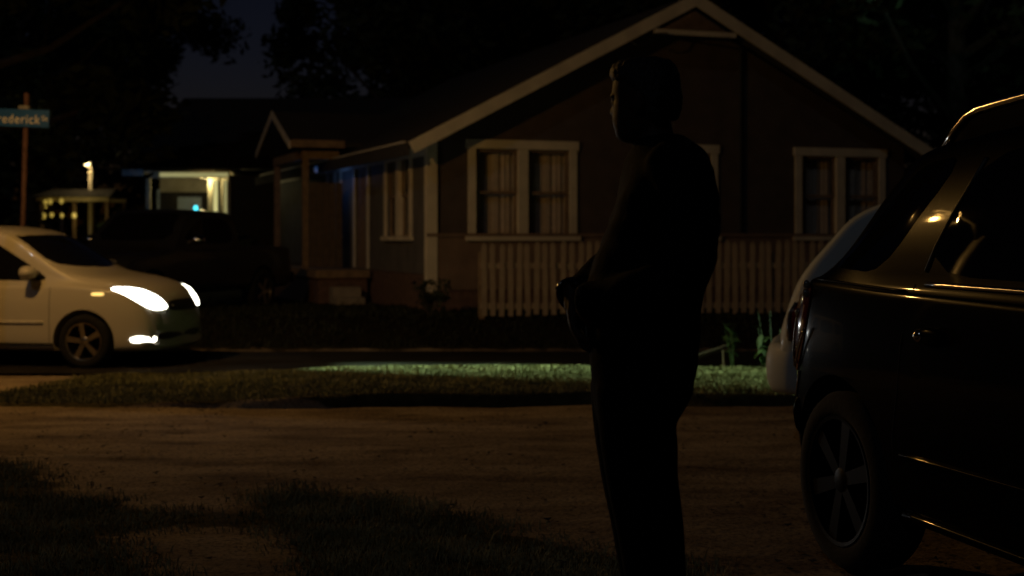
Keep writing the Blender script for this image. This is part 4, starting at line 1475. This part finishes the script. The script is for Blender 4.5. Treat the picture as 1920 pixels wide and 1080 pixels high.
for yy in (GY, GY + 2.4):
    obj('beam', bx((xa - 0.2, yy - 0.02, zb2), (xb + 0.1, yy + 0.14, zb2 + 0.15)), M['fascia'], pv)
bm = bmesh.new()
slope_slab(bm, 0, 0, 0.001, 0, 0, 0.001, 0.0005)
bm.clear()
v = [(xa - 0.3, GY - 0.3, zb2 + 0.17), (xb + 0.2, GY - 0.3, zb2 + 0.17), (xb + 0.2, GY + 2.8, zb2 + 0.17), (xa - 0.3, GY + 2.8, zb2 + 0.17), (xa, GY + 1.25, zb2 + 0.5), (xb, GY + 1.25, zb2 + 0.5)]
q = [bm.verts.new(p) for p in v]
for f in ((0, 1, 5, 4), (2, 3, 4, 5), (0, 4, 3), (1, 2, 5), (3, 2, 1, 0)): bm.faces.new([q[i] for i in f])
bmesh.ops.recalc_face_normals(bm, faces=bm.faces)
obj('roof', bm, M['shingle'], pv)
for i, (px, py, r_) in enumerate([(82, 405, 0.085), (97, 403, 0.075), (116, 404, 0.07), (139, 404, 0.09), (85, 379, 0.07), (94, 378, 0.08), (115, 377, 0.08), (86, 388, 0.04)]):
    p = P(px, py, GY - 0.2)
    bm = bmesh.new()
    ellipsoid(bm, p, (r_, r_, r_ * 1.35), 12)
    la = obj('lantern', bm, M['lantern'], pv, True)
    obj('cord', tb([p + Vector((0, 0, r_)), (p.x, p.y + 0.2, zb2 + 0.03)], 0.008, 5), M['plastic'], la)


lamp('pavilion_lamp', ((xa + xb) / 2 + 0.4, GY - 0.7, zb2 - 0.55), 7, (1.0, 0.72, 0.2), 0.08, pv)


# ------------------------------------------------------------------ trees and shrubs
def leaf_cloud(n, centers, size, seed, flat=1.0):
    rnd = random.Random(seed)
    vs, fs = [], []
    for k in range(n):
        c, r = rnd.choice(centers)
        while True:
            d = Vector((rnd.uniform(-1, 1), rnd.uniform(-1, 1), rnd.uniform(-1, 1)))
            if 0.15 < d.length < 1: break
        d = d * (0.55 + 0.45 * rnd.random())
        p = Vector(c) + Vector((d.x * r, d.y * r, d.z * r * flat))
        a = Vector((rnd.gauss(0, 1), rnd.gauss(0, 1), rnd.gauss(0, 0.6))).normalized()
        b_ = a.cross(Vector((rnd.gauss(0, 1), rnd.gauss(0, 1), rnd.gauss(0, 1)))).normalized()
        s = size * rnd.uniform(0.5, 1.3)
        i = len(vs)
        vs += [p - a * s, p + b_ * s * 0.42, p + a * s, p - b_ * s * 0.42]
        fs.append((i, i + 1, i + 2, i + 3))
    me = bpy.data.meshes.new('crown')
    me.from_pydata([tuple(v) for v in vs], [], fs)
    return me


def tree_meshes(h, rad, n, size, seed, base=0.35):
    rnd = random.Random(seed)
    bm = bmesh.new()
    trunk_top = Vector((rnd.uniform(-0.5, 0.5), rnd.uniform(-0.5, 0.5), h * 0.62))
    tube(bm, [(0, 0, -0.3), (0.05, 0.02, h * 0.08), trunk_top * 0.5, trunk_top], [h * 0.034, h * 0.026, h * 0.02, h * 0.010], 10)
    cen = []
    for i in range(15):
        a = rnd.uniform(0, 2 * pi)
        z0 = h * rnd.uniform(base * 0.9, 0.6)
        rr = rad * rnd.uniform(0.35, 0.9)
        tip = Vector((cos(a) * rr, sin(a) * rr, z0 + h * rnd.uniform(0.06, 0.34)))
        st = trunk_top * (z0 / (h * 0.62))
        mid = st.lerp(tip, 0.5) + Vector((0, 0, -0.03 * h))
        tube(bm, [st, mid, tip], [h * 0.010, h * 0.006, h * 0.0025], 6)
        for j in range(4):
            c = st.lerp(tip, rnd.uniform(0.55, 1.1)) + Vector((rnd.gauss(0, rad * 0.14), rnd.gauss(0, rad * 0.14), rnd.gauss(0, rad * 0.1)))
            cen.append((c, rad * rnd.uniform(0.16, 0.36)))
    for j in range(7):
        cen.append((Vector((rnd.gauss(0, rad * 0.25), rnd.gauss(0, rad * 0.25), h * rnd.uniform(0.72, 0.95))), rad * rnd.uniform(0.2, 0.34)))
    me = bpy.data.meshes.new('trunk')
    bm.normal_update()
    bm.to_mesh(me)
    bm.free()
    return me, leaf_cloud(n, cen, size, seed, 0.75)


tA = tree_meshes(13.5, 5.6, 15000, 0.24, 11, 0.30)
tB = tree_meshes(16.0, 6.5, 17000, 0.27, 23, 0.28)


def tree(ms, loc, rz, sc, label, lm='leaf', group='dark trees behind the houses'):
    t = thing('tree', label, 'tree', loc, rz, group)
    for nme, me, m in (('trunk', ms[0], M['bark']), ('crown', ms[1], M[lm])):
        o = bpy.data.objects.new(nme, me)
        C.objects.link(o)
        if not me.materials: me.materials.append(m)
        o.parent = t
        o.scale = (sc,) * 3
    return t


for ms, px, Y, rz, sc, label in (
        (tA, -130, 30, 0.3, 1.0, 'dark spreading tree over the street name sign'),
        (tB, 60, 62, 1.9, 1.1, 'tall dark tree behind the lit pavilion'),
        (tA, 170, 66, 4.2, 1.05, 'dark tree far behind the lamp post and the left end of the lit porch house'),
        (tB, 870, 50, 2.6, 0.95, 'dark tree standing behind the left roof slope of the gable house'),
        (tA, 880, 60, 0.9, 1.25, 'taller dark tree farther back behind the left roof slope'),
        (tA, 1160, 47, 5.0, 1.15, 'dark tree behind the peak of the gable house'),
        (tB, 1480, 46, 0.4, 1.05, 'dark tree behind the right roof slope of the gable house'),
        (tB, 1800, 38, 3.4, 0.95, 'dark tree with a few lit leaves above the black SUV'),
        (tA, 2080, 44, 1.4, 1.1, 'dark tree at the far right edge behind the SUV')):
    tree(ms, ((px - 960) / F * Y, Y, 0), rz, sc, label)


wr = random.Random(77)
cen = []
for i in range(150):
    px = wr.uniform(-300, 2300)
    Y = wr.uniform(70, 84)
    hh = 9.5 if px < 360 else (3.2 if px < 660 else 17)
    hh *= wr.uniform(0.75, 1.1)
    r = wr.uniform(2.0, 3.4)
    z = r * 0.6
    while z < hh - r * 0.5:
        cen.append((Vector(((px - 960) / F * Y + wr.gauss(0, 0.8), Y, z)), r * wr.uniform(0.7, 1.1)))
        z += r * 0.95
me = leaf_cloud(46000, cen, 0.42, 5, 0.9)
me.name = 'far_woods'
tag(link('far_woods', me, M['leaf']), 'dark mass of far woods closing off the horizon behind all the houses', 'woods', None, 'stuff')


def shrub(loc, h, r, n, size, seed, label, m, cat='shrub', flat=1.0, name='shrub'):
    rnd = random.Random(seed)
    t = thing(name, label, cat, loc)
    bm = bmesh.new()
    cen = []
    for i in range(9):
        a = rnd.uniform(0, 2 * pi)
        tip = Vector((cos(a) * r * rnd.uniform(0.2, 0.8), sin(a) * r * rnd.uniform(0.2, 0.8), h * rnd.uniform(0.45, 0.9)))
        tube(bm, [(0, 0, -0.05), tip * 0.5 + Vector((0, 0, h * 0.05)), tip], [0.018, 0.012, 0.004], 5)
        cen.append((tip, r * rnd.uniform(0.3, 0.5)))
        cen.append((tip * 0.6, r * rnd.uniform(0.3, 0.5)))
    obj('stems', bm, M['bark'], t)
    me = leaf_cloud(n, cen, size, seed, h / (2 * r) if h < 2 * r else 1.0)
    me.name = 'foliage'
    link('foliage', me, m, t)
    return t


def gp(px, py, Y):
    p = P(px, py, Y)
    return (p.x, Y, g(p.x, Y))


shrub(gp(215, 0, 29), 1.75, 1.0, 900, 0.13, 1, 'green bush behind the moving minivan, under the far lamp post', M['leaf2'])
shrub(gp(262, 0, 34), 1.9, 0.9, 900, 0.13, 2, 'dark bush in front of the left end of the lit porch', M['leaf'])
shrub(gp(330, 0, 37), 1.55, 1.0, 900, 0.12, 3, 'low bush in front of the dark porch window of the far house', M['leaf2'])
shrub(gp(408, 0, 38), 1.75, 0.7, 700, 0.11, 4, 'low bush at the foot of the bright porch post', M['leaf'])
shrub(gp(806, 0, 21.9), 0.55, 0.35, 400, 0.05, 5, 'small dark bush at the pale corner board of the gable house', M['leaf'])
shrub(gp(465, 0, 31), 1.3, 0.9, 800, 0.10, 6, 'dark bush left of the side porch', M['leaf'])
shrub(gp(30, 0, 33), 2.0, 1.3, 1000, 0.14, 7, 'dark bush behind the foot of the street sign', M['leaf'])


def leafy_plant(loc, stems, leaf, seed, label):
    rnd = random.Random(seed)
    t = thing('plant', label, 'plant', loc, 0, 'leafy plants by the fence')
    sm = bmesh.new()
    lm = bmesh.new()
    for i in range(stems):
        a = rnd.uniform(0, 2 * pi)
        hh = rnd.uniform(0.45, 0.72)
        tip = Vector((cos(a) * 0.12, sin(a) * 0.12, hh))
        tube(sm, [(0, 0, -0.03), tip * 0.5, tip], [0.008, 0.006, 0.003], 5)
        for k in range(5):
            c = tip * rnd.uniform(0.5, 1.0)
            d = Vector((rnd.uniform(-1, 1), rnd.uniform(-1, 0.3), rnd.uniform(-0.7, 0.2))).normalized()
            sd = d.cross(Vector((0, 0, 1))).normalized()
            L, w_ = leaf * rnd.uniform(0.7, 1.2), leaf * 0.36
            ps = [c, c + d * L * 0.35 + sd * w_ * 0.8, c + d * L * 0.7 + sd * w_ * 0.6, c + d * L - Vector((0, 0, L * 0.2)), c + d * L * 0.7 - sd * w_ * 0.6, c + d * L * 0.35 - sd * w_ * 0.8]
            lm.faces.new([lm.verts.new(p) for p in ps])
    obj('stems', sm, M['leaf2'], t)
    obj('leaves', lm, M['leaf2'], t)
    return t


p_ = gp(1378, 0, 17.9)
pl1 = leafy_plant((p_[0], 16.1, g(p_[0], 16.1)), 3, 0.14, 3, 'small green leafy plant lit by the headlights, right of the man')
pl1.location = ((1376 - 960) / F * 17.6, 17.6, g(2.75, 17.6) - 0.05)
pl2 = leafy_plant((0, 0, 0), 5, 0.13, 9, 'green leafy plant rising beside the tail light of the pale hatchback')
pl2.location = ((1446 - 960) / F * 13.3, 13.3, g(2.4, 13.3))
# board lying on the far roadside
bd = thing('board', 'pale narrow board lying at a tilt between the man and the hatchback', 'board', (0, 0, 0))
pa, pb_ = P(1300, 671, 16.9), P(1362, 650, 17.4)
bm = bmesh.new()
tube(bm, [pa, pb_], 0.026, 6)
obj('plank', bm, M['picket'], bd)
obj('nail_strip', tb([pa.lerp(pb_, 0.9) + Vector((0, 0, -0.03)), pa.lerp(pb_, 0.9) + Vector((0.02, 0.05, -0.25))], 0.012, 6), M['wood'], bd)
# the lamp beyond the trees that greens a few leaves above the SUV
ml = P(1742, -6, 33.4)
lm_ = thing('yard_lamp', 'greenish yard lamp bracketed to the tree above the SUV', 'yard lamp', (ml.x, ml.y, 0))
obj('bracket', tb([(0, 0, ml.z + 0.3), (0.1, 1.2, ml.z + 0.5), (0.3, 3.4, ml.z + 0.2)], 0.03, 8), M['plastic'], lm_, True)
bm = bmesh.new()
ellipsoid(bm, (0, 0, ml.z + 0.24), (0.12, 0.12, 0.07), 14)
obj('lamp_head', bm, M['plastic'], lm_, True)
lamp('yard_lamp_bulb', (0.0, -0.25, ml.z + 0.1), 13, (0.55, 1.0, 0.8), 0.08, lm_)


# ------------------------------------------------------------------ the man
SCALE = 744.0
MY = F / SCALE            # 3.585 m away


def mx(px): return (px - 960) / SCALE
def mz(py): return EYE + (HZ - py) / SCALE


man = thing('person', 'man in dark clothes standing in profile beside the black SUV, hands held in front', 'person', (mx(1215), MY, 0))


def rings_mesh(bm, rows, n=28, cy=0.0, power=2.3):
    """closed skin through rings given as (z, x_front, x_back, half width[, y offset])"""
    rr = []
    for r in rows:
        z, xf, xb, hw = r[:4]
        yo = r[4] if len(r) > 4 else 0.0
        c, a = (xf + xb) / 2, (xb - xf) / 2
        ring = []
        for k in range(n):
            t = 2 * pi * k / n
            ct, st = cos(t), sin(t)
            e = 2 / power
            ring.append(bm.verts.new((c + a * math.copysign(abs(ct) ** e, ct), cy + yo + hw * math.copysign(abs(st) ** e, st), z)))
        rr.append(ring)
    for i in range(len(rr) - 1):
        for k in range(n):
            bm.faces.new((rr[i][k], rr[i][(k + 1) % n], rr[i + 1][(k + 1) % n], rr[i + 1][k]))
    bm.faces.new(rr[0])
    bm.faces.new(rr[-1])


def smooth_rows(rows, per=4):
    return catmull([tuple(r) + ((0.0,) if len(r) == 4 else ()) for r in rows], per)


def remeshed(name, bm, voxel, m, parent, it=4, fac=0.5):
    bmesh.ops.recalc_face_normals(bm, faces=bm.faces)
    o = obj(name, bm, m)
    md = o.modifiers.new('r', 'REMESH')
    md.mode = 'VOXEL'
    md.voxel_size = voxel
    sm = o.modifiers.new('s', 'SMOOTH')
    sm.iterations = it
    sm.factor = fac
    apply_modifiers(o)
    if not o.data.materials: o.data.materials.append(m)
    for p in o.data.polygons: p.use_smooth = True
    o.parent = parent
    o.matrix_parent_inverse = Matrix.Translation(-Vector(parent.location))
    return o


def T(rows, dx=0.0, shrink=0.0):
    return smooth_rows([(mz(r[0]), mx(r[1]) + shrink, mx(r[2]) - shrink, r[3] - shrink, r[4] if len(r) > 4 else 0.0) for r in rows])


torso = [(258, 1196, 1276, 0.065), (272, 1186, 1296, 0.10), (290, 1177, 1313, 0.155), (315, 1167, 1329, 0.20), (345, 1159, 1341, 0.215), (400, 1147, 1347, 0.215), (450, 1130, 1342, 0.205),
         (500, 1112, 1332, 0.195), (560, 1096, 1320, 0.195), (610, 1098, 1314, 0.195), (645, 1102, 1311, 0.195), (664, 1106, 1309, 0.192)]
pelvis = [(600, 1120, 1300, 0.17), (650, 1106, 1308, 0.178), (700, 1108, 1303, 0.182), (745, 1113, 1288, 0.175), (775, 1117, 1268, 0.16), (800, 1125, 1255, 0.13)]
legN = [(720, 1112, 1296, 0.085), (760, 1115, 1275, 0.095), (785, 1117, 1260, 0.095), (822, 1121, 1263, 0.092), (880, 1130, 1263, 0.085), (920, 1137, 1268, 0.08), (990, 1152, 1275, 0.075),
        (1080, 1168, 1279, 0.07), (1200, 1190, 1290, 0.066), (1320, 1204, 1284, 0.062), (1440, 1208, 1282, 0.062)]


def leg_rows(yo, dx, shrink=0.0):
    return smooth_rows([(mz(r[0]) if mz(r[0]) > 0.05 else 0.06, mx(r[1] + dx) + shrink, mx(r[2] + dx) - shrink, r[3] - shrink, yo) for r in legN])


def bodypos(px, py, y): return Vector((mx(px), MY + y, mz(py)))


armN = [bodypos(1262, 330, -0.185), bodypos(1268, 420, -0.235), bodypos(1255, 515, -0.255), bodypos(1170, 545, -0.20), bodypos(1096, 562, -0.10)]
armF = [bodypos(1240, 330, 0.185), bodypos(1215, 400, 0.225), bodypos(1186, 472, 0.235), bodypos(1130, 520, 0.15), bodypos(1074, 560, 0.055)]


def arm(bm, pts, rads):
    c = catmull([tuple(p) for p in pts], 6)
    rc = catmull([(r, 0) for r in rads], 6)
    tube(bm, c, [r[0] for r in rc], 16)


# trousers
bm = bmesh.new()
rings_mesh(bm, T(pelvis), 32, MY)
rings_mesh(bm, leg_rows(-0.092, 0), 28, MY)
rings_mesh(bm, leg_rows(0.092, -3), 28, MY)
remeshed('trousers', bm, 0.011, M['trousers'], man, 5)
# jacket
bm = bmesh.new()
rings_mesh(bm, T(torso), 36, MY, 2.2)
arm(bm, armN, [0.082, 0.074, 0.062, 0.056, 0.046])
arm(bm, armF, [0.080, 0.070, 0.058, 0.052, 0.044])
ellipsoid(bm, bodypos(1258, 330, -0.17), (0.085, 0.075, 0.085))
ellipsoid(bm, bodypos(1245, 330, 0.17), (0.085, 0.075, 0.085))
jk = remeshed('jacket', bm, 0.010, M['jacket'], man, 4)
for v in jk.data.vertices:      # folds of the cloth
    n_ = v.normal
    k = 0.011 * noise.noise(v.co * 7) + 0.004 * sin(v.co.z * 60 + 10 * noise.noise(v.co * 5)) * (0.4 + max(0, noise.noise(v.co * 4)))
    v.co += n_ * k
bm = bmesh.new()
cr = []
for i in range(28):
    t = 2 * pi * i / 28
    cr.append((mx(1233) + 0.072 * cos(t) + 0.0, MY + 0.068 * sin(t), mz(250) + 0.012 * cos(t) + 0.008))
cr.append(cr[0])
tube(bm, cr, 0.022, 8, False)
cl_ = obj('collar', bm, M['jacket'], None, True)
cl_.parent = jk
cl_.matrix_parent_inverse = Matrix.Translation(-Vector(man.location))
# hands
WN, WF = armN[-1], armF[-1]


def hand(bm, wrist, palm_dir, finger_side, back, s=1.0, curl=1.0):
    """palm with four bent fingers and a thumb; palm_dir from the wrist to the knuckles, back = outward normal of the back of the hand"""
    pd = palm_dir.normalized()
    bk = back.normalized()
    sd = pd.cross(bk).normalized() * finger_side
    rot = Matrix((pd, sd, bk)).transposed()
    ellipsoid(bm, wrist + pd * 0.050, (0.056, 0.043, 0.017), 18, rot)
    tube(bm, [wrist - pd * 0.05, wrist, wrist + pd * 0.03], [0.028, 0.026, 0.030], 14, True, 0.8)
    for k, (off, ln) in enumerate(((-0.031, 0.070), (-0.010, 0.080), (0.011, 0.076), (0.031, 0.060))):
        p0 = wrist + pd * (0.075 - abs(off) * 0.25) + sd * off
        a = 0.35 * curl
        pts = [p0 - pd * 0.02, p0 + pd * 0.018]
        d = pd.copy()
        for j, seg in enumerate((0.44, 0.32, 0.24)):
            a2 = (0.35 + 0.55 * j) * curl + k * 0.05
            d = pd * cos(a2) - bk * sin(a2)
            pts.append(pts[-1] + d * ln * seg)
        tube(bm, pts, [0.0098, 0.0100, 0.0092, 0.0085, 0.0066], 10)
        ellipsoid(bm, pts[-1], (0.0068,) * 3, 8)
    p0 = wrist + pd * 0.022 - sd * 0.034 - bk * 0.004
    t1_ = p0 + pd * 0.030 - sd * 0.022 - bk * 0.010
    t2_ = t1_ + pd * 0.030 - sd * 0.004 - bk * 0.012
    tube(bm, [p0 - pd * 0.01 + sd * 0.012, p0, t1_, t2_], [0.014, 0.0135, 0.0115, 0.0085], 10)
    ellipsoid(bm, t2_, (0.0087,) * 3, 8)


# head rows: (py, front px, back px, half width)
HC = Vector((mx(1212), MY, 0))
head = [(112, 1200, 1228, 0.020), (118, 1176, 1247, 0.048), (130, 1158, 1262, 0.066), (148, 1150, 1267, 0.074), (168, 1148, 1269, 0.0765), (188, 1149, 1267, 0.076), (205, 1149, 1263, 0.0745),
        (222, 1150, 1255, 0.070), (238, 1152, 1243, 0.064), (252, 1156, 1230, 0.054), (262, 1163, 1222, 0.042), (268, 1175, 1212, 0.026)]
YAW = radians(-32)      # face turned a little away from the camera
bmh = bmesh.new()
rows = T(head)
rings_mesh(bmh, rows, 40, MY, 2.05)
bump_rows = [(mz(150), 0.0), (mz(165), 0.003), (mz(174), 0.007), (mz(182), 0.002), (mz(190), 0.006), (mz(200), 0.016), (mz(209), 0.023), (mz(215), 0.010), (mz(219), 0.005), (mz(225), 0.010), (mz(229), 0.006), (mz(234), 0.009),
             (mz(241), 0.002), (mz(252), 0.007), (mz(262), 0.006), (mz(268), 0.0)]
bump_rows = sorted(bump_rows)
for v in bmh.verts:
    an = math.atan2(v.co.y - MY, -(v.co.x - HC.x))
    z = v.co.z
    wdt = 0.20 if mz(216) < z < mz(186) else 0.45
    v.co.x -= interp(bump_rows, z) * math.exp(-(an / wdt) ** 2)
    ez = math.exp(-((z - mz(184)) / 0.012) ** 2)
    for s in (-1, 1):
        v.co.x += 0.009 * ez * math.exp(-((an - s * 0.48) / 0.20) ** 2)
for s in (-1, 1):
    ellipsoid(bmh, (mx(1224), MY + s * 0.076, mz(195)), (0.017, 0.010, 0.031), 14)
    ellipsoid(bmh, (mx(1156), MY + s * 0.030, mz(179)), (0.012, 0.016, 0.007), 12)
    ellipsoid(bmh, (mx(1156), MY + s * 0.030, mz(192)), (0.010, 0.014, 0.006), 12)
hm = Matrix.Translation(HC) @ Matrix.Rotation(YAW, 4, 'Z') @ Matrix.Translation(-HC)
bmh.transform(hm)
# neck, trunk and limbs under the clothes: one continuous figure
rings_mesh(bmh, smooth_rows([(mz(225), mx(1196), mx(1258), 0.052), (mz(248), mx(1194), mx(1262), 0.056), (mz(275), mx(1190), mx(1274), 0.065), (mz(300), mx(1185), mx(1290), 0.09)]), 24, MY, 2.0)
rings_mesh(bmh, T(torso[2:], 0, 0.016), 30, MY)
rings_mesh(bmh, T(pelvis, 0, 0.014), 30, MY)
rings_mesh(bmh, leg_rows(-0.092, 0, 0.016), 24, MY)
rings_mesh(bmh, leg_rows(0.092, -3, 0.016), 24, MY)
arm(bmh, armN, [0.064, 0.056, 0.045, 0.040, 0.029])
arm(bmh, armF, [0.062, 0.054, 0.042, 0.038, 0.029])
for s, dx in ((-1, 0), (1, -3)):
    ellipsoid(bmh, (mx(1205 + dx), MY + s * 0.092, 0.05), (0.13, 0.04, 0.045), 16)
hand(bmh, WN, bodypos(1100, 632, 0.03) - WN, 1, Vector((-0.75, -0.65, -0.15)), 1.0, 1.15)
hand(bmh, WF, bodypos(1080, 632, 0.02) - WF, -1, Vector((-0.95, 0.2, 0.05)), 1.0, 1.0)
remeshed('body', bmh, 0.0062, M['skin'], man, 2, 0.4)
# eyes
for s in (-1, 1):
    bm = bmesh.new()
    c = hm @ Vector((mx(1150) + 0.0115, MY + s * 0.030, mz(185)))
    ellipsoid(bm, c, (0.0105, 0.0105, 0.0105), 14)
    e = obj('eye', bm, M['eye'], man, True)
    e.matrix_parent_inverse = Matrix.Translation(-Vector(man.location))
    bm = bmesh.new()
    ellipsoid(bm, c + hm.to_3x3() @ Vector((-0.0068, 0, 0)), (0.0046, 0.0050, 0.0050), 12)
    obj('iris', bm, M['hair'], e, True)
# hair cap
hair = [(109, 1188, 1236, 0.026), (113, 1166, 1254, 0.055), (122, 1150, 1264, 0.073), (135, 1143, 1270, 0.080), (146, 1146, 1273, 0.083), (158, 1166, 1274, 0.084), (175, 1196, 1275, 0.0835), (196, 1218, 1273, 0.081), (214, 1228, 1268, 0.074), (226, 1236, 1262, 0.060)]
bm = bmesh.new()
rings_mesh(bm, T(hair), 40, MY, 2.1)
bm.transform(hm)
hr = remeshed('hair', bm, 0.006, M['hair'], man, 2, 0.4)
for v in hr.data.vertices:
    v.co += v.normal * (0.004 * noise.noise(v.co * 70) + 0.003 * noise.noise(v.co * 160))
# shoes
for s, dx in ((-1, 0), (1, -3)):
    bm = bmesh.new()
    ellipsoid(bm, (mx(1200 + dx), MY + s * 0.092, 0.045), (0.145, 0.05, 0.055), 24)
    for v in bm.verts:
        if v.co.z < 0.004: v.co.z = 0.004
        if v.co.x < mx(1160): v.co.z = 0.004 + (v.co.z - 0.004) * 0.75
    sh = obj('shoe', bm, M['leather'], man, True)
    sh.matrix_parent_inverse = Matrix.Translation(-Vector(man.location))
# wristwatch
bm = bmesh.new()
wd = (armF[-1] - armF[-2]).normalized()
wc = armF[-1] - wd * 0.005
ax1 = wd.orthogonal().normalized()
ax2 = wd.cross(ax1)
ring = [wc + (ax1 * cos(2 * pi * i / 24) + ax2 * sin(2 * pi * i / 24)) * 0.044 for i in range(25)]
tube(bm, ring, 0.009, 8, False, 0.7)
ww = obj('wristwatch', bm, M['tint'], man, True)
ww.matrix_parent_inverse = Matrix.Translation(-Vector(man.location))
bm = bmesh.new()
fd = (Vector((-1, -0.45, 0.25)) - wd * Vector((-1, -0.45, 0.25)).dot(wd)).normalized()
ellipsoid(bm, wc + fd * 0.046, (0.006, 0.019, 0.019), 18, fd.to_track_quat('X', 'Z').to_matrix())
wf_ = obj('watch_case', bm, M['chrome'], ww, True)
wf_.matrix_parent_inverse = Matrix.Identity(4)
wf_.matrix_parent_inverse = Matrix.Identity(4)
ww_loc = Vector(man.location)
